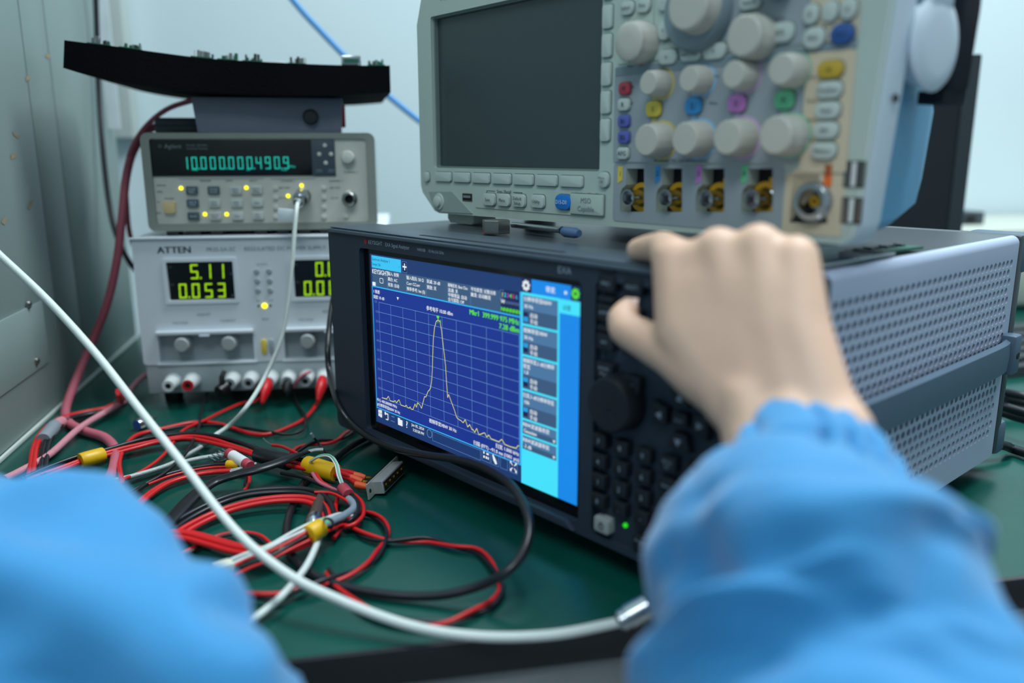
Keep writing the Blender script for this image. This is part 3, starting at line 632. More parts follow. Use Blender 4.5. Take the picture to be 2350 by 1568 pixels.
# left lower row
opx(976, 406, 0.0075, 0.0085); opx(1383, 413, 0.0090, 0.0105, txt='Menu|Off', size=0.0027)
B().prism(q([(985, 440), (1038, 440), (1085, 490), (1010, 486), (1000, 480)]), -0.0010, 0.0).obj('corner_facet', 'scope_shade', sc)
B().lathe((fS(1010, 463)[0], -0.001, fS(1010, 463)[1]), (0, -1, 0), [(0.0075, 0), (0.0070, 0.0012), (0.0050, 0.0012), (0.0046, 0.0035), (0.003, 0.0042)], 20).obj('power_button', 'scope_key', sc)
ux, uz = fS(1073, 453); us = B().box(ux-0.0068, ux+0.0068, -0.0004, 0.0002, uz-0.0033, uz+0.0033).obj('data_port', 'nickel', sc); B().box(ux-0.0058, ux+0.0058, -0.0007, -0.0003, uz-0.0024, uz+0.0024).obj('port_opening', 'hole_black', us); B().box(ux-0.0050, ux+0.0050, -0.0009, -0.0006, uz-0.0004, uz+0.0016).obj('port_tongue', 'print_grey', us)
pn = q([(1092, 437), (1388, 441), (1388, 490), (1092, 476)]); B().prism(rrect(min(p[0] for p in pn), max(p[0] for p in pn), S0-0.0336, S0-0.0172, 0.0018), -0.0008, 0.0).obj('key_plate', 'scope_body', sc)
for px, t in ((1120, 'Save'), (1153, 'Menu'), (1188, 'Default|Setup'), (1231, 'Utility')): opx(px, 458 + (px-1120)*.04, 0.0150, 0.0098, txt=t, size=0.0036, rad=0.003, y=-0.0008)
opx(1290, 464, 0.0162, 0.0108, 'key_azure', rad=0.0045, y=-0.0008)
x_, z_ = fS(1290, 464, -.003); labw.append(('D15-D0', x_, z_-0.0013, 0.0040, 'C', .9))
x_, z_ = fS(1350, 467); skey(x_-0.0165, x_+0.0165, z_-0.0080, z_+0.0065, 'scope_body', 'name_plate', 0.0016, 0.001, -0.0008)
lettering([('MSO', x_, z_+0.0003, 0.0052, 'C'), ('Capable', x_, z_-0.0055, 0.0052, 'C')], 'print_grey', sc, -0.0028)
x_, z_ = fS(1157, 441, -.0008); lettering([('Save / Recall', x_, z_-0.0008, 0.0036, 'C')], 'print_dark', sc, -0.0012)
b = B(); b.box(x_-0.0220, x_-0.0115, -0.0011, -0.0008, z_+0.0002, z_+0.0005); b.box(x_+0.0115, x_+0.022, -0.0011, -0.0008, z_+0.0002, z_+0.0005); b.box(x_-0.0223, x_-0.0220, -0.0011, -0.0008, z_-0.0012, z_+0.0005); b.box(x_+0.0220, x_+0.0223, -0.0011, -0.0008, z_-0.0012, z_+0.0005); b.obj('bracket_line', 'print_dark', sc)
x_, z_ = fS(1350, 447); lettering([('Input Range +40V to -40V', x_, z_, 0.0022, 'C')], 'print_dark', sc, -0.0012)
x_, z_ = fS(1097, 455)
b = B(); b.poly([(x_-0.003, z_-0.0001), (x_+0.002, z_-0.0001), (x_+0.002, z_+0.0003), (x_-0.003, z_+0.0003)], -0.0005); b.poly(circle(x_-0.003, z_+0.0001, 0.0008, 10), -0.0005); b.poly([(x_+0.002, z_-0.0007), (x_+0.0034, z_+0.0001), (x_+0.002, z_+0.0009)], -0.0005); b.poly([(x_-0.001, z_), (x_+0.0004, z_+0.0012), (x_+0.0008, z_+0.0012), (x_-0.0006, z_)], -0.0005); b.obj('port_mark', 'print_dark', sc, flat=True)
# control plate and its bands
def plate(x0, x1, z0, z1, m, name, d=0.0012, r_=0.002): return B().prism(rrect(x0, x1, z0, z1, r_), -d, 0.0).obj(name, m, sc)
plate(0.2145, 0.3545, S0+0.0045, S0+0.0660, 'scope_ctrl', 'vertical_plate')
B().box(0.2150, 0.3540, -0.0015, -0.0012, S0+0.0600, S0+0.0652).obj('plate_band', 'scope_band', sc)
plate(0.2160, 0.2460, S0+0.0675, S0+0.150, 'scope_body', 'select_plate', 0.0008); plate(0.2475, 0.2960, S0+0.0675, S0+0.150, 'scope_body', 'wave_plate', 0.0008)
plate(0.2970, 0.3220, S0+0.0675, S0+0.150, 'scope_ctrl', 'horizontal_plate', 0.0008); plate(0.3230, 0.3545, S0+0.0675, S0+0.150, 'scope_ctrl', 'trigger_plate', 0.0010)
plate(0.3560, 0.3835, S0+0.0000, S0+0.0625, 'scope_beige', 'beige_plate', 0.0010); plate(0.3560, 0.3835, S0+0.0675, S0+0.150, 'scope_beige', 'number_plate', 0.0010)
B().box(0.3562, 0.3833, -0.0013, -0.0003, S0+0.0628, S0+0.0672).obj('plate_band', 'scope_band', sc)
B().prism(rrect(0.3475, 0.3835, S0-0.0340, S0-0.0010, 0.0015), -0.0004, 0.0, holes=[ap[4]]).obj('lower_beige_plate', 'scope_beige', sc)
lowh = [[(p[0], p[1]) for p in a] for a in ap[:4]]
B().prism(rrect(0.2145, 0.3465, S0-0.0352, S0+0.0035, 0.003), -0.0004, 0.0, holes=lowh).obj('input_plate', 'scope_ctrl', sc)
# knobs
def knob(px, py, r, h, name='knob', m='scope_knob', flute=14, d=0.0012):
    x, z = fS(px, py, -h-d)
    return B().lathe((x, -d, z), (0, -1, 0), [(r*1.03, 0), (r*1.03, h*.55), (r*0.97, h*.62), (r*0.94, h*.93), (r*0.84, h), (r*0.3, h*1.01)], 42, flute, 0.012).obj(name, m, sc), x, z
for px, py, r, h in ((1440, 95, 0.0125, 0.015), (1705, 82, 0.0120, 0.015), (1487, 190, 0.0078, 0.014), (1580, 181, 0.0080, 0.014), (1682, 171, 0.0082, 0.014), (1792, 159, 0.0088, 0.014), (1482, 322, 0.0106, 0.016), (1570, 319, 0.0106, 0.016), (1668, 316, 0.0106, 0.016), (1778, 311, 0.0110, 0.016)): knob(px, py, r, h)
kx_, kz_ = fS(1600, 26, -0.004)
B().lathe((kx_, -0.0008, kz_), (0, -1, 0), [(0.0235, 0), (0.0235, 0.004), (0.021, 0.0085), (0.016, 0.009)], 48).obj('outer_ring', 'scope_band', sc); knob(1575, 12, 0.0150, 0.020, flute=0)
B().lathe((fS(1790, 0, -.0)[0], -0.001, fS(1790, 0)[1]+0.010), (0, -1, 0), [(0.011, 0), (0.011, 0.012), (0.009, 0.013)], 32).obj('knob', 'scope_band', sc)
# colour halos and channel buttons
for k, (px, py, m, t, kp, sp_) in enumerate(((1497, 250, 'yellow', '1', (1487, 190), (1482, 322)), (1588, 243, 'blue', '2', (1580, 181), (1570, 319)), (1688, 237, 'pink', '3', (1682, 171), (1668, 316)), (1797, 229, 'green', '4', (1792, 159), (1778, 311)))):
    bx, bz = fS(px, py, -.0035); ux_, uz_ = fS(kp[0], kp[1], -.015); dx_, dz_ = fS(sp_[0], sp_[1], -.017)
    h_ = B(); h_.prism(circle(ux_, uz_, 0.0100, 28), -0.0015, -0.0012); h_.obj('colour_ring', 'tone_'+m, sc)
    B().prism(circle(dx_, dz_, 0.0126, 28), -0.0015, -0.0012).obj('colour_ring', 'tone_'+m, sc)
    B().box(bx-0.0019, bx+0.0019, -0.00145, -0.0012, dz_+0.005, uz_-0.003).obj('colour_bar', 'tone_'+m, sc)
    opx(px, py, 0.0118, 0.0098, 'ch_'+m, t, 0.0046, 'channel_button', 0.0035, -0.0013)
for px, py, m, t in ((1431, 203, 'key_red', 'M'), (1429, 240, 'scope_key', 'R'), (1429, 278, 'key_violet', 'B1'), (1429, 315, 'key_violet', 'B2'), (1427, 352, 'scope_key', 'AFG')): opx(px, py, 0.0098, 0.0078, m, t, 0.0042, 'mode_button', 0.0026, -0.0012)
# upper buttons
for px, py, w, h, t in ((1437, 18, .0105, .0085, 'Select'), (1474, 12, .0105, .0085, 'Fine'), (1522, 70, .0092, .0110, '+'), (1522, 3, .0092, .011, '-'), (1530, 130, .0145, .0088, '←'), (1583, 123, .0155, .0088, 'Set/Clear'), (1637, 117, .0160, .0090, '→'), (1720, 4, .014, .008, 'Search'), (1791, 74, .0150, .0105, '50%')):
    opx(px, py, w, h, 'scope_key', t, 0.0034, 'button', None, -0.0008)
for px, py in ((1859, 32), (1903, 25), (1945, 19)): opx(px, py, .0085, .0105, 'scope_key', {1859: '0', 1903: '.', 1945: '±'}[px], .004, 'number_button', .0042, -0.001)
opx(1866, 86, .0122, .0110, 'scope_key', 'BkSp', .003, 'number_button', .005, -0.001); opx(1930, 77, .0130, .0100, 'key_navy', 'Menu', .003, 'menu_button', .005, -0.001)
for px, py, m, t in ((1903, 159, 'key_amber', 'RF'), (1900, 206, 'scope_key', 'Freq/Span'), (1896, 253, 'scope_key', 'Ampl'), (1892, 299, 'scope_key', 'BW'), (1887, 346, 'scope_key', 'Markers')): opx(px, py, .0142, .0088, m, t, .0030, 'band_button', .0040, -0.001)
B().prism(circle(*fS(1475, 148), 0.0016, 14), -0.0014, -0.0008).obj('red_dot', 'label_red', sc)
lettering(lab, 'print_dark', sc, -0.0042, 'button_lettering'); lettering(labw, 'print_white', sc, -0.0042, 'button_lettering')
for px, py, t in ((1446, 155, 'Print'), (1540, 97, 'Zoom  Pan'), (1720, 33, 'Scale'), (1790, 46, 'Level'), (1448, 203, 'Math'), (1448, 240, 'Ref'), (1637, 240, 'Menu'), (1637, 178, 'Position'), (1640, 340, 'Scale'), (1862, 180, 'Auto'), (1860, 235, 'Tune'), (1860, 278, 'Span'), (1855, 325, 'Level'), (1560, 372, 'All channels 1MΩ 13pF 300Vrms CAT II'), (1865, 62, 'Enter')):
    x, z = fS(px, py, -.0015); lettering([(t, x, z, 0.0026, 'C')], 'print_dark', sc, -0.0016)
x, z = fS(1003, 2); lettering([('Tektronix', x+0.003, z-0.0005, 0.0105)], 'print_blue', sc, -0.0006)
# inputs
B().box(0.2160, 0.3880, 0.0105, 0.0125, S0-0.036, S0+0.006).obj('input_back', 'hole_black', sc)
for k, (px, py, m) in enumerate(((1455, 454, 'yellow'), (1543, 455, 'blue'), (1638, 457, 'pink'), (1745, 457, 'green'))):
    x, z = fS(px - (10, 12, 14, 16)[k], py, -0.003)
    yr = B().ring((x, 0.0100, z), (0, -1, 0), 0.0098, 0.0066, 0.0015, 28).obj('contact_ring', 'brass_yellow', sc)
    B().box(x+0.0020, x+0.0085, 0.0086, 0.0100, z+0.0085, z+0.0120).obj('ring_tab', 'brass_yellow', yr); B().box(x+0.0055, x+0.0085, 0.0086, 0.0100, z+0.012, z+0.0165).obj('ring_tab', 'brass_yellow', yr)
    bn = B().lathe((x, 0.0200, z), (0, -1, 0), [(0.0066, 0), (0.0066, 0.010), (0.0052, 0.011), (0.0050, 0.0235), (0.0054, 0.0240), (0.0054, 0.0250), (0.0047, 0.0250), (0.0046, 0.0150)], 28).obj('coax_socket', 'steel', sc)
    B().lathe((x, 0.006, z), (0, -1, 0), [(0.0024, 0), (0.0023, 0.0050), (0.0020, 0.0054), (0.0009, 0.0054), (0.0008, 0.0045)], 16).obj('insulator', 'insul_white', bn)
    for s_ in (-1, 1): B().cyl((x+s_*0.0048, 0.001, z), (s_, 0, 0), 0.0010, 0.0016, n=10).obj('lug', 'nickel', bn)
    tx, tz = fS((1424, 1510, 1604, 1709)[k], 400); B().prism([(tx-0.0018, tz+0.0052), (tx+0.0022, tz+0.0052), (tx+0.0022, tz-0.0040), (tx-0.0018, tz-0.0062)], -0.0008, -0.0003).obj('channel_flag', 'ch_'+m, sc)
    lettering([(str(k+1), tx+0.0003, tz-0.001, 0.0042, 'C')], 'print_dark', sc, -0.0011, 'flag_number')
x, z = fS(1860, 463, -0.004)
nn_ = B().lathe((x, 0.0205, z), (0, -1, 0), [(0.0125, 0), (0.0125, 0.012), (0.0118, 0.018), (0.0108, 0.0245), (0.0098, 0.0255), (0.0070, 0.0255), (0.0066, 0.012)], 36).obj('large_socket', 'steel', sc)
B().lathe((x, 0.008, z), (0, -1, 0), [(0.0032, 0), (0.0032, 0.008), (0.0012, 0.008), (0.0010, 0.004)], 18).obj('centre_contact', 'gold', nn_)
tx, tz = fS(1902, 402); B().prism([(tx-0.0022, tz+0.0055), (tx+0.0022, tz+0.0055), (tx+0.0022, tz-0.0062), (tx-0.0022, tz-0.0045)], -0.0010, -0.0005).obj('channel_flag', 'orange', sc)
lettering([('RF', tx, tz-0.0008, 0.0034, 'C')], 'print_dark', sc, -0.0013, 'flag_number')
tx, tz = fS(1855, 412, .010); lettering([('4.5V MAX', tx, tz+0.0015, 0.0026, 'C'), ('+20dBm', tx, tz-0.0022, 0.0026, 'C')], 'brass_yellow', sc, 0.0102)
for px, py in ((1961, 400), (1955, 483)):
    x, z = fS(px, py); u_ = B().box(x-0.0058, x+0.0058, -0.0006, 0.0, z-0.0068, z+0.0068).obj('data_port', 'hole_black', sc)
    B().box(x-0.0052, x-0.0030, -0.0009, -0.0005, z-0.0062, z+0.0062).obj('port_shell', 'nickel', u_); B().box(x-0.0012, x+0.0014, -0.0012, -0.0005, z-0.0062, z+0.0062).obj('port_tongue', 'insul_white', u_); B().box(x+0.0036, x+0.0052, -0.0009, -0.0005, z-0.0062, z+0.0062).obj('port_shell', 'nickel', u_)
# feet
for x in (0.022, 0.345): B().prism(rrect(x-0.019, x+0.019, 0.0003, 0.0105, 0.003), 0.010, 0.034, 0.002).obj('foot', 'scope_key', sc)
for x in (0.03, 0.31): B().box(x-0.012, x+0.012, 0.085, 0.105, 0.0003, 0.030, 0.002).obj('foot', 'scope_shade', sc)

# ------------------------------------------------------------------ power supply
ps = thing('power_supply', 'pale grey twin output power supply with green figures under the frequency counter', 'power supply', PS_M)
WP, HP = 0.2480, 0.1731
rec = [rrect(0.0150, 0.1085, 0.0450, 0.0760, 0.002), rrect(0.1395, 0.2330, 0.0450, 0.0760, 0.002)]
win = [rrect(0.0298, 0.0940, 0.1090, 0.1480, 0.001), rrect(0.1530, 0.2172, 0.1090, 0.1480, 0.001)]
B().prism(rrect(-0.0013, WP, 0.0430, HP, 0.004), 0.0, 0.012, holes=rec + win).obj('front_panel', 'psu_case', ps)
B().box(-0.0005, WP-0.001, 0.0121, 0.30, 0.0125, HP-0.0005, 0.002).obj('case', 'psu_case', ps)
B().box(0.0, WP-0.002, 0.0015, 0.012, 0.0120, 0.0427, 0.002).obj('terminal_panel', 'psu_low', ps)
B().box(-0.003, WP+0.002, -0.003, 0.0, HP-0.0025, HP, 0.0010).obj('top_lip', 'psu_case', ps)
for k, (x0, x1) in enumerate(((0.0150, 0.1085), (0.1395, 0.2330))):
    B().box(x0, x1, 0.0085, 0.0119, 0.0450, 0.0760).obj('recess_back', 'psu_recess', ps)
    B().box(x0-0.001, x1+0.001, -0.0065, 0.0, 0.0745, 0.0785, 0.0010).obj('recess_hood', 'psu_case', ps)
    B().box((x0+x1)/2-0.005, (x0+x1)/2+0.005, -0.0075, -0.0002, 0.0725, 0.0744, 0.0005).obj('hood_tab', 'psu_case', ps)
    B().box(x0-0.003, x1+0.003, -0.002, 0.0, 0.0425, 0.0448, 0.0006).obj('recess_sill', 'psu_case', ps)
    for dx in (0.0240, 0.0700):
        kb = B().lathe((x0+dx, 0.0084, 0.0645), (0, -1, 0), [(0.0085, 0), (0.0085, 0.0020), (0.0078, 0.003), (0.0074, 0.0150), (0.0062, 0.0165), (0.002, 0.0166)], 32, 20, 0.01).obj('knob', 'psu_knob', ps)
    w_ = B().box(x0+0.0148 if k == 0 else x0+0.0135, x0+0.0790 if k == 0 else x0+0.0777, 0.0030, 0.0119, 0.1090, 0.1480).obj('display_window', 'window_black', ps)
    # bevelled surround
    xa, xb = (0.0298, 0.0940) if k == 0 else (0.1530, 0.2172)
    B().prism(rrect(xa-0.0035, xb+0.0035, 0.1055, 0.1515, 0.0015), -0.0015, 0.0, holes=[rrect(xa, xb, 0.1090, 0.1480, 0.001)]).obj('window_frame', 'psu_case', ps)
    dg = B()
    for row, z in (((5, '511' if k == 0 else '000'), 0.1302), ((0, '0053' if k == 0 else '0000'), 0.1108)):
        st = row[1]
        for i, ch in enumerate(st):
            xx = xa + 0.0082 + 0.0126*(i + (4-len(st))); seven(dg, ch, xx+0.0008, z, 0.0074, 0.0148, 0.0015, 0.0027, 0.03)
        dp = xa + 0.0082 + 0.0126*(4-len(st) if len(st) == 3 else 0) + 0.0097
        dg.quad(dp, dp+0.0016, z, z+0.0018, 0.0027)
    dg.obj('figures', 'digit_green', ps, flat=True)
    lettering([('V', xb-0.0042, 0.1335, 0.0036), ('A', xb-0.0042, 0.1115, 0.0036), ('CV', xa+0.0012, 0.1420, 0.0026), ('CC', xa+0.0012, 0.1240, 0.0026)], 'print_grey', ps, 0.0026, 'window_print')
    lettering([('VOLTAGE', x0+0.0230, 0.0850, 0.0034, 'C'), ('CURRENT', x0+0.0700, 0.0860, 0.0034, 'C'), ('ADJUST', (x0+x1)/2, 0.0930, 0.0040, 'C')], 'print_grey', ps)
lettering([('ATTEN', 0.0225, 0.1570, 0.0092, 'L', 1.12)], 'print_dark', ps, bold=.03)
lettering([('PR35-5A-3C', 0.0695, 0.1580, 0.0058, 'L', .95), ('REGULATED DC POWER SUPPLY', 0.1060, 0.1580, 0.0058, 'L', .95)], 'print_grey', ps)
for r_ in range(3):
    for c_ in range(2): B().lathe((0.1165+0.0122*c_, 0, 0.1370-0.0098*r_), (0, -1, 0), [(0.0028, 0), (0.0028, 0.0012), (0.0022, 0.0018)], 16).obj('indicator', 'psu_recess', ps)
lettering([('OUTPUT', 0.1226, 0.1432, 0.0028, 'C'), ('SER', 0.116, 0.1062, 0.0024, 'C'), ('PAR', 0.129, 0.1062, 0.0024, 'C')], 'print_grey', ps)
B().lathe((0.1222, 0, 0.1017), (0, -1, 0), [(0.0026, 0), (0.0026, 0.0008), (0.0018, 0.0014)], 18).obj('yellow_lamp', 'led_yellow', ps)
for dx in (-0.0058, 0.0058): B().lathe((0.1222+dx, 0, 0.1017), (0, -1, 0), [(0.0012, 0), (0.0012, 0.0006), (0.0008, 0.0009)], 12).obj('dark_lamp', 'print_dark', ps)
lettering([('SERIES', 0.1220, 0.0870, 0.0026, 'C')], 'print_grey', ps)
B().prism(rrect(0.1165, 0.1215, 0.0515, 0.0665, 0.0015), -0.0028, 0.0, 0.0006).obj('green_switch', 'ch_yellow', ps); B().prism(rrect(0.1240, 0.1285, 0.0515, 0.0665, 0.0015), -0.0028, 0.0, 0.0006).obj('grey_switch', 'psu_recess', ps)
posts = (0.0260, 0.0450, 0.0855, 0.1040, 0.1240, 0.1424, 0.1607, 0.1785, 0.2000, 0.2180)
for k, x in enumerate(posts):
    z = 0.0255; po = B().lathe((x, 0.0015, z), (0, -1, 0), [(0.0085, 0), (0.0085, 0.0012), (0.0074, 0.002), (0.0074, 0.0100), (0.0064, 0.0120), (0.0064, 0.0205), (0.0058, 0.0210), (0.0032, 0.0210), (0.0030, 0.0120)], 24, 12, .02).obj('binding_post', 'insul_white', ps)
    B().ring((x, -0.0195, z), (0, -1, 0), 0.0058, 0.0030, 0.0006, 20).obj('post_ring', 'red_plastic' if k == 1 else ('insul_white' if k == 0 else 'psu_recess'), po)
    B().cyl((x, -0.0130, z), (0, -1, 0), 0.0031, 0.0060, n=14).obj('post_bore', 'hole_black', po)
for x in (0.02, 0.228):
    for y in (0.02, 0.27): B().lathe((x, y, 0), (0, 0, 1), [(0.009, 0), (0.010, 0.0122), (0.010, 0.0126)], 18).obj('foot', 'black_plastic', ps)

# ------------------------------------------------------------------ frequency counter
ct = thing('frequency_counter', 'grey bench frequency counter with cyan readout between the power supply and the grey box', 'counter', CT_M)
CB = 0.0048
B().prism(rrect(0.0140, 0.2390, CB, 0.1003, 0.007), -0.002, 0.016, holes=[rrect(0.0222, 0.2300, 0.0120, 0.0948, 0.003)]).obj('front_bumper', 'counter_case', ct)
B().box(0.0215, 0.2305, 0.0020, 0.30, 0.0090, 0.0965, 0.002).obj('case', 'counter_case', ct)
B().box(0.0215, 0.2305, 0.0009, 0.0021, 0.0115, 0.0952).obj('face_plate', 'counter_face', ct)
B().box(0.0222, 0.1760, -0.0008, 0.0010, 0.0586, 0.0938, 0.0005).obj('display_window', 'window_black', ct)
B().box(0.1762, 0.1992, -0.0008, 0.0010, 0.0580, 0.0938, 0.0005).obj('arrow_plate', 'counter_pad', ct)
for px, py in ((746, 334), (733, 354), (760, 354), (748, 374)):
    x, z = fC(px, py); B().lathe((x, -0.0008, z), (0, -1, 0), [(0.0021, 0), (0.0021, 0.0010), (0.0014, 0.0015)], 16).obj('arrow_button', 'white_key', ct)
for px, py in ((733, 394), (761, 394)):
    x, z = fC(px, py); B().box(x-0.0035, x+0.0035, -0.0018, -0.0008, z-0.0022, z+0.0022, 0.0006).obj('small_button', 'counter_keydark', ct)
x, z = fC(797, 361, -.008); B().lathe((x, 0.0009, z), (0, -1, 0), [(0.0066, 0), (0.0066, 0.006), (0.0056, 0.0082), (0.002, 0.0088)], 28).obj('round_knob', 'white_key', ct)
# readout
dg = B(); x0_, zb_ = fC(420, 389); x1_, _ = fC(672, 389); zt_ = fC(545, 360)[1]
st = '1 0.0 0 0.0 0 0.4 9 0.9'
dig = '10000000490'; n_ = 12; pit = (x1_-x0_)/n_
for i, ch in enumerate('100000004909'):
    seven(dg, ch, x0_+pit*i, zb_, pit*0.60, zt_-zb_, pit*0.12, -0.0011, 0.0)
    if i in (1, 4, 7, 10): dg.quad(x0_+pit*i+pit*.72, x0_+pit*i+pit*.86, zb_, zb_+pit*.15, -0.0011)
dg.obj('figures', 'digit_cyan', ct, flat=True)
lettering([('Freq', fC(441, 391)[0], fC(441, 392)[1], 0.0028), ('Ext', fC(566, 391)[0], fC(566, 392)[1], 0.0028), ('Auto', fC(646, 391)[0], fC(646, 392)[1], 0.0028), ('MHz', fC(663, 385)[0], fC(663, 385)[1], 0.0034)], 'digit_cyan', ct, -0.0011, 'readout_text')
x, z = fC(378, 338); lettering([('Agilent', x, z-0.001, 0.0056), ('53132A  225 MHz', x+0.0205, z+0.0008, 0.0027), ('Universal Counter', x+0.0205, z-0.0021, 0.0027)], 'print_grey', ct, -0.0011)
sb = B()
for k in range(12):
    a = 2*math.pi*k/12; sb.poly(circle(x-0.0042+0.0018*math.cos(a)*(1 if k % 2 else .6), z+0.0010+0.0018*math.sin(a)*(1 if k % 2 else .6), 0.0003, 6), -0.0011)
sb.obj('brand_mark', 'print_grey', ct, flat=True)
KL = []
def ckey(px, py, m, t, w=0.0112, h=0.0078):
    x, z = fC(px, py, -.001); o = B().prism(rrect(x-w/2, x+w/2, z-h/2, z+h/2, 0.001, 3), -0.0022, 0.0009, 0.0007).obj('key', m, ct); KL.append((t, x, z, m)); return o
names = (('Freq &|Ratio', 'Time &|Period', 'Other|Meas', 'Scale &|Offset'), ('Uppr &|Lower', 'Limit|Mode', 'Limit|Test', 'Stats'), ('Recall', 'Save &|Print', 'Gate', 'Run|Stop'))
for r_ in range(3):
    for c_, px in enumerate((440, 490, 541, 588)):
        ckey(px + r_*2, 437 + r_*29.5 - (1 if c_ == 3 else 0), 'counter_keydark' if (c_ == 0 or (c_ == 1 and r_ == 0)) else 'counter_key', names[r_][c_])
for dark in (True, False):
    its = []
    for t, x, z, m in KL:
        if (m == 'counter_keydark') != dark: continue
        for i, s_ in enumerate(t.split('|')): its.append((s_, x, z - 0.0009 + (len(t.split('|'))-1)*0.0013 - i*0.0027, 0.0025, 'C'))
    lettering(its, 'print_white' if dark else 'print_dark', ct, -0.0025, 'key_lettering')
x, z = fC(388, 476, -.003); B().prism(rrect(x-0.0056, x+0.0056, z-0.0056, z+0.0056, 0.0012), -0.0035, 0.0009, 0.0010).obj('power_button', 'counter_power', ct)
for px, py in ((415, 432), (565, 431), (470, 492), (520, 492), (661, 450), (692, 426)):
    x, z = fC(px, py); B().lathe((x, 0.0009, z), (0, -1, 0), [(0.0018, 0), (0.0018, 0.0006), (0.0011, 0.0011)], 14).obj('yellow_lamp', 'led_yellow', ct)
for px in (632, 743):
    for py in (432, 454, 476, 498):
        x, z = fC(px, py); B().prism(rrect(x-0.0024, x+0.0024, z-0.0022, z+0.0022, 0.0012, 3), -0.0012, 0.0009, 0.0004).obj('round_button', 'white_key', ct)
x, z = fC(793, 496); B().prism(rrect(x-0.0024, x+0.0024, z-0.0022, z+0.0022, 0.0012, 3), -0.0012, 0.0009, 0.0004).obj('round_button', 'white_key', ct)
x, z = fC(794, 415); 
for px, py, t in ((471, 415, 'MEASURE'), (525, 415, 'LIMITS'), (580, 415, 'MATH'), (660, 415, 'CHANNEL 1'), (770, 415, 'CHANNEL 2'), (370, 425, 'Remote'), (366, 440, 'SRQ'), (388, 456, 'POWER'), (363, 463, 'On'), (363, 488, 'Stby'), (652, 431, '50Ω 1MΩ'), (768, 431, '50Ω 1MΩ'), (650, 454, 'DC AC'), (768, 454, 'DC AC'), (805, 395, 'CHANNEL 3')):
    x, z = fC(px, py); lettering([(t, x, z-0.001, 0.0026, 'C')], 'print_dark', ct, 0.0006)
B().box(*[fC(410, 411)[0], fC(605, 411)[0]], 0.0004, 0.0009, fC(500, 411)[1], fC(500, 410)[1]).obj('rule', 'print_grey', ct); B().box(*[fC(622, 411)[0], fC(722, 411)[0]], 0.0004, 0.0009, fC(660, 411)[1], fC(660, 410)[1]).obj('rule', 'print_grey', ct)
for px, py in ((693, 450), (801, 457)):
    x, z = fC(px, py, -.008); bn = B().lathe((x, 0.0009, z), (0, -1, 0), [(0.0078, 0), (0.0078, 0.002), (0.0062, 0.0028), (0.0055, 0.0035), (0.0055, 0.0115), (0.0045, 0.0115), (0.0043, 0.005)], 24).obj('coax_socket', 'nickel', ct)
    B().cyl((x, -0.0035, z), (0, -1, 0), 0.0042, 0.002, n=16).obj('socket_bore', 'hole_black', bn)
for k in range(9):
    if k in (3,): continue
    x = 0.036 + 0.0215*k; B().box(x-0.006, x+0.006, -0.0005, 0.02, 0.0003, CB+0.004, 0.001).obj('foot', 'black_plastic', ct)
for x in (0.04, 0.21): B().box(x-0.01, x+0.01, 0.25, 0.27, 0.0003, 0.0089, 0.001).obj('foot', 'black_plastic', ct)

# ------------------------------------------------------------------ boxes, foam and boards on top of the counter
CTOP = CT_M.translation.z + 0.1003
def yb(px, py, y): p = at_y(px, py, y); return p
a0, a1 = yb(438, 222, 0.885), yb(785, 222, 0.885)
FZ = a0.z
gb = thing('adapter_box', 'low grey metal box with round black knob carrying the black foam slab', 'box', Matrix.Translation((a0.x, 0.885, CTOP)))
WB, HB = a1.x-a0.x, FZ-CTOP
b = B(); b.prism([(0.0035, 0.0), (WB-0.002, 0.0), (WB, HB), (0.0, HB)], 0.0, 0.15, 0.001); b.obj('shell', 'adapter_grey', gb)
x = yb(713, 269, .884).x - a0.x; z = yb(713, 269, .884).z - CTOP
kb = B().lathe((x, 0, z), (0, -1, 0), [(0.0075, 0), (0.0075, 0.004), (0.0062, 0.0062), (0.002, 0.0068)], 28).obj('knob', 'black_plastic', gb)
lettering([('OUTPUT 12V', x-0.012, z-0.0128, 0.0035)], 'print_grey', gb)
B().box(WB-0.002, WB+0.0025, 0.02, 0.032, 0.006, 0.028, 0.001).obj('red_tag', 'red_plastic', gb)
d0, d1 = yb(352, 269, 0.93), yb(445, 300, 0.93)
db = thing('power_brick', 'dark grey power brick lying behind the grey box', 'power adapter', Matrix.Translation((d0.x, 0.93, CTOP-0.0033)))
B().box(0, d1.x-d0.x+0.01, 0, 0.09, 0.0002, d0.z-CTOP+0.003, 0.003).obj('brick_shell', 'adapter_dark', db); B().box(-0.0003, d1.x-d0.x+0.0103, 0.0, 0.0902, 0.011, 0.0116).obj('seam', 'hole_black', db)
# foam: a bent slab
FY0, FY1 = 0.862, 1.055
top = [(147, 92), (200, 99), (265, 107), (360, 120), (470, 133), (600, 142), (720, 148), (820, 150), (895, 150)]
bot = [(145, 162), (205, 180), (265, 193), (350, 206), (440, 216), (600, 224), (720, 226), (820, 223), (897, 217)]
T3 = [yb(px, py, FY0) for px, py in top]; B3 = [yb(px, py, FY0) for px, py in bot]
TS = spl(T3, 4); BS = spl(B3, 4)
off = FZ + 0.0004 - min(p.z for p in BS)
b = B(); L = []
for i, y in enumerate((FY0, FY0+0.05, FY0+0.10, FY0+0.15, FY1)):
    wob = [0, .0006, -.0004, .0005, 0][i]
    L.append([b.bm.verts.new((p.x+wob, y + 0.002*math.sin(40*p.x), p.z)) for p in TS] + [b.bm.verts.new((p.x+wob, y + 0.002*math.sin(40*p.x), p.z+off)) for p in reversed(BS)])
for A, C_ in zip(L, L[1:]):
    n_ = len(A)
    for k in range(n_): b.bm.faces.new((A[k], A[(k+1) % n_], C_[(k+1) % n_], C_[k]))
m_ = len(TS)
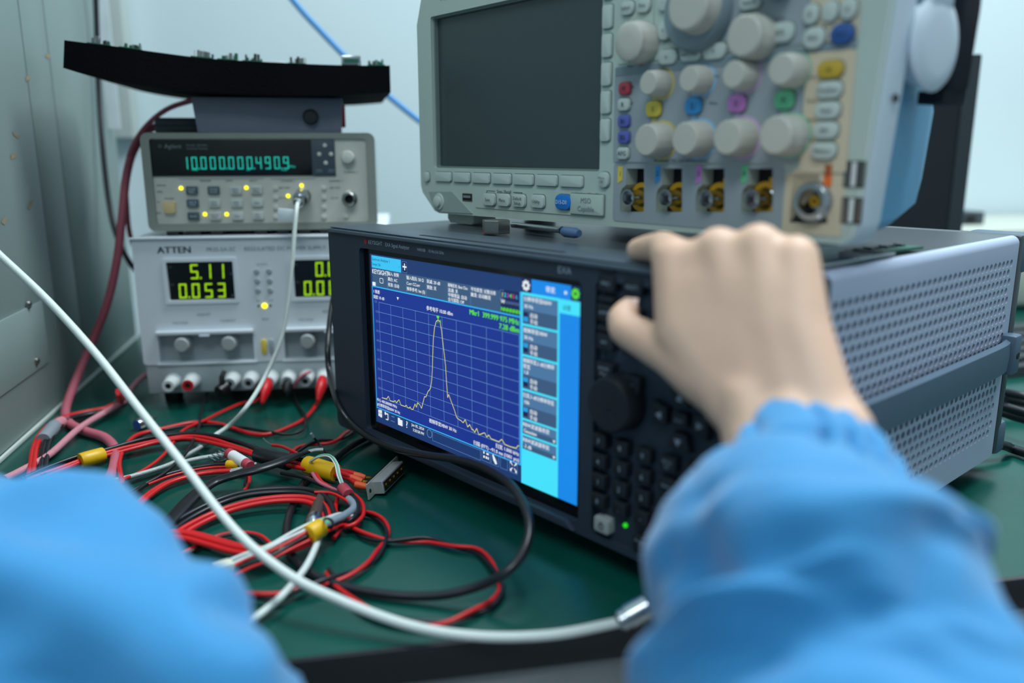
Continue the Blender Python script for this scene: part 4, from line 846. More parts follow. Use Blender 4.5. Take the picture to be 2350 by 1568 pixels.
for A, flip in ((L[0], False), (L[-1], True)):
    for k in range(m_-1):
        f_ = (A[k], A[k+1], A[2*m_-2-k], A[2*m_-1-k]); b.bm.faces.new(f_ if not flip else f_[::-1])
tag(b.obj('foam_slab', 'foam', None, 35), 'thick black foam slab bent over the grey box', 'foam')
def ztop(x):
    for p, r_ in zip(TS, TS[1:]):
        if p.x <= x <= r_.x: return p.z + (r_.z-p.z)*(x-p.x)/(r_.x-p.x)
    return TS[-1].z
ordn = ('leftmost', 'second from the left', 'third from the left', 'fourth from the left', 'fifth from the left', 'sixth from the left', 'seventh from the left')
bi = 0
for k, (px, w, kind) in enumerate(((232, 44, 'g'), (302, 42, 'g'), (463, 42, 's'), (521, 38, 'g'), (578, 38, 'g'), (640, 20, 'm'), (681, 38, 's'), (805, 42, 'M'), (862, 38, 'g'))):
    p = yb(px, 120, 0.885); wd = w/1920*0.87; z = ztop(p.x)
    sl = math.atan2(ztop(p.x+.012)-ztop(p.x-.012), .024)
    M_ = Matrix.Translation((p.x, 0.892, z+0.0008)) @ Matrix.Rotation(-sl, 4, 'Y')
    if kind in 'gs':
        lb = 'small green circuit board on the black foam, %s of the boards' % (ordn[bi]); bi += 1
        cb = thing('circuit_board', lb, 'circuit board', M_, 'small circuit boards on the foam')
        B().box(-wd/2, wd/2, -0.014, 0.014, 0.0, 0.0015).obj('board', 'pcb', cb)
        for j in range(7):
            xx = -wd/2*0.85 + wd*0.85*j/6.5; yy = random.uniform(-.012, .008); hh = random.uniform(.0025, .0075)
            B().box(xx, xx+random.uniform(.0015, .003), yy, yy+.003, 0.0015, 0.0015+hh).obj('component', random.choice(['chip', 'pcb', 'nickel'] if kind == 'g' else ['nickel', 'insul_white', 'chip']), cb)
    elif kind == 'M':
        cb = thing('shielded_module', 'small silver shielded module standing on the black foam', 'module', M_)
        B().box(-wd/2, wd/2, -0.010, 0.010, 0.0, 0.0105, 0.0012).obj('can', 'steel', cb); B().box(-wd/2+.002, wd/2-.002, -0.0104, -0.0099, 0.003, 0.0075).obj('cutout', 'pcb', cb); B().cyl((wd/2-.002, -0.0105, 0.002), (0, -1, 0), .0015, .003, n=10).obj('stub', 'steel', cb)
    else:
        cb = thing('white_connector', 'tiny white connector on the black foam right of the middle', 'connector', M_)
        B().box(-wd/2, wd/2, -0.004, 0.004, 0, 0.003, .0005).obj('shell', 'insul_white', cb); B().box(-wd/2-.002, wd/2+.001, -0.003, 0.003, 0, 0.001).obj('tail', 'nickel', cb)

# ------------------------------------------------------------------ things behind on the right
mw = frame(at(2000, 650, 0), 0)
mo = thing('monitor', 'black flat monitor switched off behind the oscilloscope', 'monitor', frame((0.66, 1.02, 0), -24))
fM = face_of(frame((0.66, 1.02, 0), -24)); xr, zt_ = fM(2254, 124)
B().box(xr-0.46, xr, 0.004, 0.03, zt_-0.31, zt_, 0.004).obj('housing', 'monitor', mo)
B().prism(rrect(xr-0.46, xr, zt_-0.31, zt_, 0.003), 0.0, 0.004, holes=[rrect(xr-0.445, xr-0.017, zt_-0.29, zt_-0.018, 0.001)]).obj('bezel', 'monitor', mo)
B().box(xr-0.445, xr-0.017, 0.0025, 0.0039, zt_-0.29, zt_-0.018).obj('screen', 'monitor_screen', mo)
B().box(xr-0.26, xr-0.20, 0.032, 0.055, 0.01, zt_-0.12, 0.004).obj('stand_post', 'monitor', mo); B().box(xr-0.34, xr-0.12, -0.04, 0.13, 0.0, 0.012, 0.004).obj('stand_base', 'monitor', mo)
c0 = at_y(2245, 505, 1.25); B_ = thing('dark_device', 'small dark grey box on the beige case beside the monitor', 'box', Matrix.Translation((c0.x, 1.25, 0)))
ez = at_y(2330, 527, 1.16).z; ex = at_y(2150, 527, 1.16).x
ec = thing('equipment_case', 'low beige equipment case against the back wall on the right', 'equipment case', Matrix.Translation((ex, 1.16, 0)))
B().box(0, 0.6, 0, 0.28, 0.006, ez, 0.004).obj('case_shell', 'case_beige', ec); B().box(0.01, 0.59, -0.004, 0.0, 0.012, ez-0.03, 0.001).obj('front_cover', 'case_beige', ec); B().box(0.005, 0.595, -0.005, 0.0, ez-0.026, ez-0.020, 0.001).obj('ledge', 'case_beige', ec)
for x in (0.03, 0.55): B().box(x, x+0.02, 0.02, 0.26, 0, 0.006).obj('foot', 'black_plastic', ec)
B_.location.z = ez
B().box(-0.03, 0.012, 0, 0.05, 0.0002, 0.022, 0.002).obj('shell', 'adapter_dark', B_); B().box(-0.025, -0.006, -0.001, 0.0, 0.004, 0.016).obj('vent', 'hole_black', B_)
kc = at(2296, 872, 0.0)
kbd = thing('keyboard', 'dark computer keyboard behind the analyzer at the right edge', 'keyboard', frame((kc.x, kc.y, 0), 8))
B().prism([(0, 0), (0.14, 0), (0.14, 0.026), (0, 0.013)], 0, 0.44).obj('tray', 'key_dark', kbd).matrix_local = Matrix(((0, 1, 0, 0), (1, 0, 0, 0), (0, 0, 1, 0), (0, 0, 0, 1)))
kt = None
for r_ in range(5):
    for c_ in range(13):
        loc = (0.012+c_*0.0192, 0.012+r_*0.0235, 0.0142+r_*0.0022)
        if kt is None: kt = B().box(0, 0.0165, 0, 0.0190, 0, 0.006, 0.0015).obj('keycap', 'key_dark', kbd); kt.location = loc
        else: share(kt, 'keycap', kbd, loc)

# ------------------------------------------------------------------ cables; each point is (photo x, photo y, height) on the bench, or a point in the room
def path(pts, per=8):
    out = []
    for p in pts: out.append(Vector(p) if isinstance(p, Vector) else at(*p))
    return spl(out, per)
def Yp(px, py, y): return at_y(px, py, y)
def wire(pts, r, m, name='wire', parent=None, n=8, per=8):
    return B().tube(path(pts, per), r, n).obj(name, m, parent, 60)
def cable(name, label, cat, pts, r, m, group=None, n=10):
    return tag(wire(pts, r, m, name, None, n), label, cat, group)
def bundle(parent, pts, offs, r, mats, name='wire', per=8, wob=0.0):
    """parallel wires along one line; offs in metres (side, up)"""
    c = path(pts, per)
    for k, ((s_, u_), m) in enumerate(zip(offs, mats)):
        L = []
        for i, p in enumerate(c):
            t = (c[min(i+1, len(c)-1)] - c[max(i-1, 0)]); t.z = 0; t = t.normalized() if t.length > 1e-9 else Vector((1, 0, 0))
            sd = Vector((t.y, -t.x, 0)); w = wob*math.sin(i*0.25 + k*2.1)
            L.append(p + sd*(s_+w)*.9 + Vector((0, 0, u_)))
        B().tube(L, r*.88, 8).obj(name, m, parent, 60)
def twisted(parent, pts, r, mats, pitch=0.035, names=('red_strand', 'black_strand')):
    c = path(pts, 12); s_ = 0.0; A = [[], []]
    for i, p in enumerate(c):
        if i: s_ += (p - c[i-1]).length
        t = (c[min(i+1, len(c)-1)] - c[max(i-1, 0)]).normalized(); sd = t.cross(Vector((0, 0, 1))).normalized(); up = sd.cross(t)
        ph = 2*math.pi*s_/pitch
        for k in (0, 1): a = ph + k*math.pi; A[k].append(p + sd*math.cos(a)*r*1.02 + up*math.sin(a)*r*1.02)
    for k in (0, 1): B().tube(A[k], r, 8).obj(names[k], mats[k], parent, 60)
def sleeve(parent, a, b_, r, m, name, sq=1.0):
    a = at(*a) if not isinstance(a, Vector) else a; b_ = at(*b_) if not isinstance(b_, Vector) else b_
    P = [a.lerp(b_, t) for t in (0, .03, .3, .6, .97, 1)]
    return B().tube(P, [r*.93, r, r*1.03, r*1.02, r, r*.93], 16).obj(name, m, parent, 50)
E0 = Matrix.Identity(4)

# on the wall and at the left
cable('network_cable', 'blue network cable strung across the back wall', 'cable', [Yp(640, -40, 1.20), Yp(690, 22, 1.20), Yp(738, 74, 1.20), Yp(790, 128, 1.20), Yp(850, 186, 1.20), Yp(905, 232, 1.20), Yp(960, 276, 1.20), Yp(1010, 312, 1.20)], 0.0039, 'blue_cable')
cable('black_power_cord', 'thin black cord hanging down behind the foam slab on the left', 'cord', [Yp(218, -60, 1.15), Yp(222, 60, 1.15), Yp(226, 200, 1.14), Yp(234, 320, 1.12), Yp(248, 450, 1.10), Yp(266, 535, 1.08), Yp(300, 606, 1.07), Yp(345, 650, 1.09)], 0.0032, 'cable_black')
card = thing('notice_card', 'white card with red print hanging behind the foam slab', 'card', Matrix.Translation(Yp(203, 296, 1.20)))
cw = Yp(247, 0, 1.2).x - Yp(203, 296, 1.2).x; ch_ = Yp(203, -60, 1.2).z - Yp(203, 296, 1.2).z
B().box(0, cw, 0, 0.002, 0, ch_).obj('card_sheet', 'label_white', card); B().box(0.002, 0.010, -0.0006, 0, ch_-0.065, ch_-0.02).obj('red_print', 'label_red', card)
for k in range(4): B().box(0.014, 0.020+0.002*(k % 2), -0.0006, 0, ch_-0.05-0.022*k, ch_-0.036-0.022*k).obj('dark_print', 'print_grey' if k % 2 else 'label_red', card)
cable('pink_hose', 'dusty pink sleeved cable dropping from the power brick to the bench', 'cable', [Yp(420, 283, 1.04), Yp(352, 293, 1.02), Yp(312, 335, 0.99), Yp(291, 400, 0.97), Yp(280, 500, 0.955), Yp(268, 600, 0.95), Yp(245, 700, 0.95), Yp(205, 800, 0.95), (167, 890, 0.02), (150, 945, 0.006), (160, 972, 0.005), (195, 990, 0.005), (240, 1005, 0.005), (264, 1032, 0.005), (262, 1070, 0.005), (246, 1108, 0.005), (215, 1138, 0.006), (170, 1170, 0.006)], 0.0043, 'tube_red', n=12)
cable('dark_red_cable', 'thin dark red cable arching from the grey box down beside the counter', 'cable', [Yp(450, 228, 0.93), Yp(385, 250, 0.955), Yp(335, 290, 0.97), Yp(303, 340, 0.975), Yp(289, 400, 0.985), Yp(291, 470, 1.0), Yp(300, 545, 1.03), Yp(330, 620, 1.1)], 0.0026, 'tube_red')
cable('pink_sleeved_lead', 'thin pink sleeved lead running diagonally over the bench from the power supply', 'cable', [(350, 852, 0.012), (325, 868, 0.01), (303, 890, 0.008), (285, 920, 0.008), (235, 950, 0.009), (180, 985, 0.010), (112, 1045, 0.006), (50, 1080, 0.004), (10, 1100, 0.004)], 0.0030, 'tube_pink')
# big white coax in front
cx_ = thing('coax_cable', 'thick white braided coax cable sweeping across the foreground with steel plug', 'cable')
cpts = [Vector((-0.24, 0.30, 0.52)), Vector((-0.268, 0.42, 0.38)), Vector((-0.276, 0.515, 0.278)), at_d(-60, 530, .615), at_d(0, 586, .61), at_d(110, 690, .60), at_d(220, 812, .575), at_d(320, 940, .55), at_d(415, 1060, .525), at_d(540, 1218, .492), at_d(660, 1318, .468), at_d(780, 1378, .455), at_d(900, 1424, .446), at_d(1000, 1449, .440), at_d(1100, 1461, .437), at_d(1200, 1462, .436), at_d(1300, 1453, .436), at_d(1430, 1426, .437)]
wire(cpts, 0.0027, 'coax_white', 'braided_jacket', cx_, 14, 10)
pa, pb, pc = at_d(1418, 1430, .437), at_d(1492, 1388, .437), at_d(1512, 1386, .437)
B().tube([pa, pa.lerp(pb, .08), pa.lerp(pb, .1), pa.lerp(pb, .3), pa.lerp(pb, .32), pa.lerp(pb, .94), pb], [.0040, .0048, .0056, .0056, .0064, .0064, .0054], 18).obj('steel_plug', 'steel', cx_, 30)
B().tube([pb, pb.lerp(pc, .5), pc], [.0030, .0028, .0020], 12).obj('plug_tip', 'nickel', cx_); B().tube([at_d(1500, 1372, .437), at_d(1508, 1392, .437)], [.002, .002], 8).obj('plug_pin', 'insul_white', cx_)
# thin white lead on the counter's socket
tl = thing('counter_lead', 'thin white coax lead plugged into the counter and hanging in front of the power supply', 'cable')
xs_, zs_ = fC(693, 450, -.008); s0 = CT_M @ Vector((xs_, -0.006, zs_)); s1 = CT_M @ Vector((xs_-0.002, -0.030, zs_-0.006))
B().tube([s0, s0.lerp(s1, .05), s0.lerp(s1, .5), s0.lerp(s1, .52), s0.lerp(s1, .95), s1], [.0070, .0075, .0075, .0056, .0050, .0040], 20).obj('coax_plug', 'steel', tl, 30)
wire([s1, Yp(681, 478, .835), Yp(676, 530, .828), Yp(671, 600, .823), Yp(661, 692, .818), Yp(644, 782, .812), Yp(604, 873, .80), (565, 935, 0.028), (527, 976, 0.010), (497, 997, 0.004), (480, 1010, 0.004), (455, 1028, 0.003)], 0.0021, 'coax_white', 'jacket', tl, 10)
tgx, tgz = fC(659, 493, -.03); g0 = CT_M @ Vector((tgx, -0.034, tgz)); tg_ = B().box(-0.0085, 0.0085, -0.0006, 0.0006, -0.0060, 0.0060, 0.0003).obj('paper_tag', 'label_white', tl); tg_.location = g0; tg_.rotation_euler = (0, math.radians(6), math.radians(-8))

# leads plugged into the power supply
def clip(parent, x, m, down=0.0, out=0.020):
    a = PS_M @ Vector((x, -0.012, 0.0270)); c = PS_M @ Vector((x-0.002, -0.012-out, 0.0190-down)); e = PS_M @ Vector((x-0.004, -0.020-out, 0.010-down*.5))
    B().tube([a, a.lerp(c, .25), a.lerp(c, .6), c, c.lerp(e, .5), e], [.0030, .0062, .0066, .0060, .0042, .0022], 14, ell=(0.8, 1.15)).obj('clip_boot', m, parent, 60); return e
l1 = thing('red_test_lead', 'thin red test lead clipped on the fifth terminal, crossing to the lower left', 'test lead')
e = clip(l1, 0.1240, 'red_plastic'); wire([e, (598, 914, 0.006), (578, 925, 0.004), (558, 925, 0.004), (515, 943, 0.004), (470, 965, 0.006), (425, 985, 0.008), (402, 1010, 0.008), (372, 1048, 0.006), (325, 1082, 0.006), (272, 1103, 0.008), (220, 1110, 0.006), (170, 1113, 0.005), (120, 1115, 0.005)], 0.0015, 'wire_red', 'insulation', l1)
l2 = thing('red_test_lead', 'red test lead clipped beside the analyzer, looping far over the left cables', 'test lead')
e = clip(l2, 0.1785, 'red_plastic'); wire([e, (738, 906, 0.006), (722, 935, 0.004), (698, 962, 0.003), (660, 982, 0.003), (620, 996, 0.003), (578, 996, 0.003), (532, 982, 0.003), (495, 972, 0.003), (445, 970, 0.003), (375, 984, 0.004), (315, 999, 0.005), (287, 1025, 0.006), (274, 1062, 0.007), (278, 1096, 0.009), (276, 1110, 0.008), (225, 1135, 0.006), (180, 1150, 0.005)], 0.0019, 'wire_red', 'insulation', l2)
l3 = thing('black_test_lead', 'thin black test lead hanging from the third terminal', 'test lead')
a = PS_M @ Vector((0.0830, -0.020, 0.0240)); c = PS_M @ Vector((0.0760, -0.030, 0.020))
B().tube([a, a.lerp(c, .1), a.lerp(c, .9), c], [.005, .0066, .0060, .004], 14).obj('plug', 'black_plastic', l3); B().tube([PS_M @ Vector((0.080, -0.026, 0.026)), PS_M @ Vector((0.080, -0.026, 0.034)), PS_M @ Vector((0.082, -0.022, 0.040))], [.0030, .0028, .002], 10).obj('plug_tail', 'black_plastic', l3)
wire([c, (496, 888, 0.014), (478, 896, 0.010), (467, 925, 0.005), (460, 960, 0.006), (455, 985, 0.010), (436, 1025, 0.010), (412, 1055, 0.008), (372, 1090, 0.006), (315, 1120, 0.004), (262, 1148, 0.003), (220, 1170, 0.003)], 0.0014, 'wire_black', 'insulation', l3)
l4 = thing('black_test_lead', 'black test lead under the sixth terminal curling over the red loop', 'test lead')
a = PS_M @ Vector((0.1424, -0.016, 0.024)); c = PS_M @ Vector((0.1424, -0.026, 0.014)); B().tube([a, a.lerp(c, .1), a.lerp(c, .8), c], [.004, .0058, .0050, .0025], 14).obj('plug', 'black_plastic', l4)
wire([c, (670, 902, 0.006), (684, 930, 0.003), (700, 955, 0.005), (700, 978, 0.005), (686, 992, 0.004), (660, 997, 0.003), (625, 993, 0.004), (560, 982, 0.003), (505, 977, 0.003), (435, 978, 0.003), (360, 990, 0.003), (310, 1005, 0.003)], 0.0014, 'wire_black', 'insulation', l4)
cable('striped_strap_wire', 'short dark red wire strapped across the seventh terminal', 'wire', [PS_M @ Vector((0.150, -0.021, 0.020)), PS_M @ Vector((0.154, -0.023, 0.028)), PS_M @ Vector((0.160, -0.021, 0.0335)), PS_M @ Vector((0.166, -0.015, 0.0340))], 0.0014, 'tube_red')

# taped lead with crocodile clip at the left
tp = thing('taped_lead', 'red and black lead wound with grey tape beside the left panel', 'lead')
bundle(tp, [(275, 928, 0.006), (245, 940, 0.006), (200, 948, 0.006), (160, 958, 0.007), (128, 974, 0.008), (104, 1000, 0.009), (92, 1030, 0.008), (88, 1060, 0.006), (84, 1095, 0.006)], [(0.0030, 0.0005), (-0.0028, 0), (-0.0065, 0), (0.006, 0)], 0.0024, ['wire_red', 'wire_black', 'wire_black', 'wire_red'])
sleeve(tp, (126, 977, 0.009), (99, 1010, 0.010), 0.0060, 'tape_grey', 'tape_wrap')
sleeve(tp, (142, 968, 0.008), (124, 979, 0.009), 0.0054, 'tube_pink', 'pink_wrap')
j0 = at(262, 928, 0.008); j1 = at(285, 912, 0.012); B().tube([j0, j0.lerp(j1, .5), j1], [.002, .0042, .0040], 10, ell=(.7, 1.2)).obj('clip_jaw', 'nickel', tp); k1 = at(270, 900, 0.030)
B().tube([j1.lerp(j0, .4), j1.lerp(k1, .4), k1], [.0050, .0060, .0030], 10, ell=(.7, 1.2)).obj('clip_boot', 'red_plastic', tp)

# harness with the D-shaped connector
hn = thing('wire_harness', 'red and black wire harness with yellow shrink tubes ending in the D-shaped connector', 'wire harness')
bundle(hn, [(60, 1105, 0.005), (110, 1085, 0.006), (186, 1056, 0.007), (237, 1043, 0.007), (300, 1026, 0.008), (360, 1012, 0.009), (430, 1003, 0.010), (490, 1010, 0.010), (550, 1027, 0.010), (610, 1048, 0.011), (670, 1062, 0.010), (720, 1073, 0.009), (765, 1085, 0.008)],
       [(-0.0062, .001), (-0.0022, .003), (0.0020, .001), (0.0055, 0), (0.000, -.002)], 0.0021, ['wire_black', 'wire_black', 'wire_red', 'wire_red', 'wire_black'], wob=0.0012)
sleeve(hn, (184, 1058, 0.008), (238, 1043, 0.008), 0.0062, 'shrink_yellow', 'yellow_shrink')
sleeve(hn, (590, 1042, 0.012), (665, 1062, 0.011), 0.0066, 'wire_black', 'black_shrink')
sleeve(hn, (703, 1066, 0.010), (771, 1086, 0.009), 0.0072, 'shrink_yellow', 'yellow_shrink')
CN0, CN1 = at(860, 1122, 0.006), at(905, 1078, 0.006)      # connector face ends
for k, t in enumerate((0.05, 0.25, 0.45)):
    pn = CN0.lerp(CN1, t); off_ = Vector((-0.012, -0.004 - .000*k, 0.002)); tip = at(*((846, 1118, .008), (832, 1105, .009), (838, 1096, .010))[k]); st_ = at(*((770, 1090, .008), (774, 1084, .010), (776, 1080, .011))[k])
    wire([st_, at(*((800, 1098, .010), (800, 1092, .012), (805, 1085, .012))[k]), at(*((820, 1112, .009), (815, 1098, .010), (822, 1092, .011))[k])], 0.0021, 'wire_red', 'wire', hn)
    sa = at(*((816, 1112, .009), (806, 1096, .011), (812, 1090, .012))[k]); sb_ = tip
    B().tube([sa, sa.lerp(sb_, .5), sb_], [.0027, .0027, .0020], 12).obj('orange_boot', 'boot_orange', hn); B().tube([sb_, sb_.lerp(pn, .35)], [.0012, .0012], 8).obj('gold_pin', 'gold', hn)
wire([(700, 1075, 0.007), (760, 1100, 0.004), (810, 1092, 0.003), (850, 1094, 0.004), (868, 1092, 0.006)], 0.0013, 'wire_black', 'thin_wire', hn)
for k in range(3): bundle(hn, [(712, 1060, .016), (735, 1048, .024), (758, 1048, .028), (772, 1066, .026), (778, 1092, .020), (790, 1122, .012), (803, 1150, .006)], [((k-1)*0.0012, (k % 2)*.001)], 0.0007, [('wire_white', 'wire_mint', 'wire_white')[k]], 'fine_wire')
# D connector
dv = (CN1 - CN0); dv.z = 0; dl = dv.length; rotd = math.atan2(dv.y, dv.x)
DM = Matrix.Translation((CN0.x, CN0.y, 0)) @ Matrix.Rotation(rotd, 4, 'Z') @ Matrix.Translation((0, 0, 0.0005)) @ Matrix.Rotation(math.radians(-8), 4, 'X')
dc = thing('pin_connector', 'silver D-shaped connector with five gold contacts lying on the bench', 'connector', DM)
ft = B(); ft.prism([(-0.010, 0.0008), (dl+0.012, 0.0008), (dl+0.012, 0.0125), (-0.010, 0.0125)], 0.0, 0.0012); ft.obj('flange', 'shell_silver', dc)
sh = B(); sh.prism([(-0.0005, 0.0015), (dl+0.0005, 0.0015), (dl+0.002, 0.0115), (-0.002, 0.0115)], -0.0085, 0.0, 0.0005); sh.obj('shell', 'shell_silver', dc)
B().prism([(0.0008, 0.0028), (dl-0.0008, 0.0028), (dl+0.0002, 0.0102), (-0.0002, 0.0102)], -0.0088, -0.0084).obj('insert', 'hole_black', dc)
for k in range(5):
    x = 0.004 + (dl-0.008)*k/4; B().ring((x, -0.0098, 0.0065), (0, 1, 0), 0.0019, 0.0011, 0.0014, 14).obj('gold_contact', 'gold', dc)
for x in (-0.0065, dl+0.0085): B().cyl((x, -0.0003, 0.0065), (0, 1, 0), 0.0016, 0.0004, n=12).obj('screw_hole', 'hole_black', dc)
B().box(0.0, dl, 0.0012, 0.006, 0.002, 0.011, 0.001).obj('rear_block', 'black_plastic', dc)

# braided silver leads
for k, (lb, pts) in enumerate((('silver braided lead ending under the white plug', [(190, 1126, .006), (240, 1108, .007), (300, 1094, .007), (380, 1070, .006), (420, 1050, .006), (462, 1026, .006)]), ('silver braided lead running towards the pin header', [(232, 1122, .004), (300, 1100, .004), (390, 1070, .004), (450, 1054, .005), (510, 1044, .004), (568, 1034, .003)]))):
    cable('braided_lead', lb, 'cable', pts, 0.0019, 'braid')
# pin header and wrapped plug
ph = thing('pin_header', 'black two-row pin header with bright pins among the wires', 'connector', Matrix.Translation(at(522, 1052, 0.004)) @ Matrix.Rotation(math.radians(62), 4, 'Z'))
B().box(-0.015, 0.013, -0.0025, 0.0025, 0.0, 0.0025, .0004).obj('strip', 'black_plastic', ph)
for k in range(6):
    for s_ in (-1, 1): B().tube([Vector((-0.012+k*0.0046, s_*.001, .0012)), Vector((-0.012+k*0.0046, s_*0.0095, .005))], 0.0005, 6).obj('pin', 'steel', ph)
wp = thing('wrapped_plug', 'white plug with red bands lying by the pin header', 'plug')
w0, w1 = at(524, 1040, .012), at(574, 1070, .010)
B().tube([w0, w0.lerp(w1, .02), w0.lerp(w1, .2)], [.0038, .0044, .0044], 14).obj('red_band', 'key_red', wp); B().tube([w0.lerp(w1, .2), w0.lerp(w1, .8)], [.0046, .0046], 14).obj('white_sleeve', 'insul_white', wp); B().tube([w0.lerp(w1, .8), w0.lerp(w1, .98), w1], [.0044, .0044, .0038], 14).obj('red_band', 'key_red', wp)
yt = thing('yellow_tipped_lead', 'black lead with short yellow tube running under the white plug', 'lead')
sleeve(yt, (521, 1066, .007), (550, 1068, .007), .0036, 'shrink_yellow', 'yellow_tube'); wire([(525, 1066, .006), (480, 1068, .005), (420, 1080, .004), (360, 1098, .004), (310, 1130, .004), (285, 1160, .004), (265, 1200, .004)], .0019, 'wire_black', 'insulation', yt); wire([(560, 1072, .006), (480, 1074, .004), (400, 1090, .004), (340, 1112, .004)], .0012, 'wire_red', 'red_insulation', yt)
rp = thing('red_wire_pair', 'pair of thick red wires with bare twisted ends near the white plug', 'wires')
bundle(rp, [(530, 1082, .005), (480, 1086, .004), (430, 1096, .004), (380, 1113, .004), (335, 1143, .004), (305, 1175, .004), (290, 1205, .004), (280, 1240, .004)], [(-0.0022, .001), (0.0022, 0)], .0022, ['wire_red', 'wire_red'])
for k in (0, 1): B().tube(path([(528, 1080+k*3, .006), (555, 1074, .008), (588, 1064, .009)], 8), .0012, 6).obj('bare_strand', 'braid', rp)
bs_ = thing('shrink_wrapped_cable', 'flat black shrink wrapped cable slanting over the bundle with bare silver end', 'cable')
pp = path([(708, 1037, .017), (680, 1046, .018), (640, 1062, .018), (590, 1078, .017), (540, 1090, .014), (490, 1108, .010), (440, 1145, .008), (405, 1182, .007), (375, 1215, .006), (355, 1250, .006)], 8)
B().tube(pp, [.0020 + .0026*min(1, i/14) + (.0014 if i > 44 else 0) for i in range(len(pp))], 14, ell=(1.15, .6)).obj('shrink_sleeve', 'wire_black', bs_, 60)
B().tube(path([(708, 1037, .017), (725, 1033, .018), (742, 1032, .018)], 6), [.0015]*13, 6).obj('bare_strand', 'braid', bs_)
wire([(690, 1045, .012), (650, 1026, .010), (625, 1022, .009)], .0014, 'wire_red', 'red_end', bs_); wire([(626, 1022, .009), (614, 1016, .010), (604, 1006, .012)], .0006, 'steel', 'bare_wire', bs_)
# loops
lp = thing('wire_loop', 'loop of two black and two red wires arching in the middle of the tangle', 'wires')
bundle(lp, [(330, 1265, .004), (375, 1230, .005), (430, 1190, .006), (500, 1155, .008), (570, 1134, .010), (650, 1127, .010), (710, 1132, .010), (745, 1152, .009), (758, 1182, .008), (760, 1210, .006)], [(-0.0026, .001), (0.0026, 0)], .0024, ['wire_black', 'wire_black'])
bundle(lp, [(385, 1250, .004), (430, 1215, .005), (500, 1180, .006), (570, 1158, .008), (640, 1147, .009), (700, 1148, .009), (735, 1162, .008), (750, 1190, .007), (752, 1215, .006)], [(-0.0024, .001), (0.0026, 0)], .0023, ['wire_red', 'wire_red'])
rt = thing('red_wire_trio', 'three thick red wires fanning right from the blue sleeve edge', 'wires')
bundle(rt, [(330, 1222, .006), (372, 1226, .006), (430, 1230, .007), (490, 1246, .008), (550, 1262, .009), (610, 1266, .010), (670, 1256, .010), (720, 1236, .010)], [(-0.0046, 0), (0, .0012), (0.0044, 0)], .0023, ['wire_red']*3)
sl_ = thing('slim_wire_pair', 'slim red and black wires arching under the white coax', 'wires')
bundle(sl_, [(410, 1275, .003), (450, 1258, .003), (490, 1236, .003), (540, 1224, .004), (590, 1230, .004), (620, 1252, .004)], [(-0.0016, 0), (0.0016, 0)], .0014, ['wire_red', 'wire_black'])
gw = thing('data_wires', 'white and mint green data wires bundle with cream plugs and yellow tape', 'wires')
bundle(gw, [(488, 1312, .008), (520, 1300, .010), (560, 1282, .012), (610, 1264, .014), (660, 1238, .016), (710, 1212, .018), (745, 1198, .016), (775, 1188, .012), (810, 1186, .008)], [(-0.0032, .001), (-0.001, .002), (0.0012, .001), (0.0034, 0), (.0052, -.002), (.007, -.004)], .0012, ['wire_mint', 'wire_white', 'wire_white', 'wire_red', 'wire_black', 'wire_red'], wob=.0008)
for (px, py, z_, w_) in ((512, 1304, .011, .0075), (636, 1266, .010, .0062)): o_ = B().box(-w_*.75, w_*.75, -w_*.6, w_*.6, -w_*.5, w_*.5, .001).obj('cream_plug', 'cream', gw); o_.location = at(px, py, z_); o_.rotation_euler = (0, .1, math.radians(30))
sleeve(gw, (708, 1228, .016), (738, 1210, .017), .0062, 'shrink_yellow', 'yellow_tape'); sleeve(gw, (722, 1214, .017), (748, 1200, .016), .0040, 'wire_mint', 'mint_knot')
gs = thing('grey_sheath', 'short grey cable sheath looped around the data wires', 'cable')
wire([(800, 1146, .010), (812, 1158, .010), (810, 1170, .010), (790, 1184, .012), (765, 1196, .014), (745, 1206, .016)], .0030, 'sleeve_grey', 'sheath', gs); B().tube(path([(742, 1195, .020), (750, 1190, .026), (762, 1196, .022), (764, 1208, .016), (754, 1214, .012)], 6), .0009, 6).obj('tie', 'wire_black', gs)
rk = thing('red_black_knot', 'knot of red and black wires below the D-shaped connector', 'wires')
bundle(rk, [(650, 1090, .006), (700, 1100, .008), (745, 1118, .008), (790, 1128, .009), (822, 1150, .010), (828, 1180, .009), (808, 1202, .008), (780, 1210, .006), (760, 1235, .005)], [(-.002, 0), (.002, .002)], .0017, ['wire_red', 'wire_black'])
bundle(rk, [(725, 1088, .012), (740, 1108, .010), (770, 1122, .009), (800, 1132, .008), (818, 1160, .008), (815, 1190, .006)], [(0, 0), (.003, .001)], .0017, ['wire_red', 'tube_red'])
bundle(rk, [(722, 1130, .012), (760, 1132, .012), (790, 1146, .011), (806, 1158, .009)], [(0, 0), (-.003, 0)], .0013, ['wire_red', 'wire_black'])
sleeve(rk, (786, 1120, .012), (800, 1136, .012), .0044, 'key_red', 'red_flag')
wire([(775, 1138, .006), (770, 1165, .005), (772, 1180, .004)], .0017, 'wire_red', 'wire', rk)
sh_ = thing('short_red_wire', 'small bent red and black wire below the shrink wrapped cable', 'wire')
wire([(572, 1092, .004), (572, 1106, .004), (566, 1120, .004), (562, 1127, .004), (590, 1128, .004), (622, 1133, .004)], .0015, 'wire_red', 'insulation', sh_); wire([(566, 1096, .003), (563, 1112, .003), (570, 1124, .003)], .0011, 'wire_black', 'black_insulation', sh_)
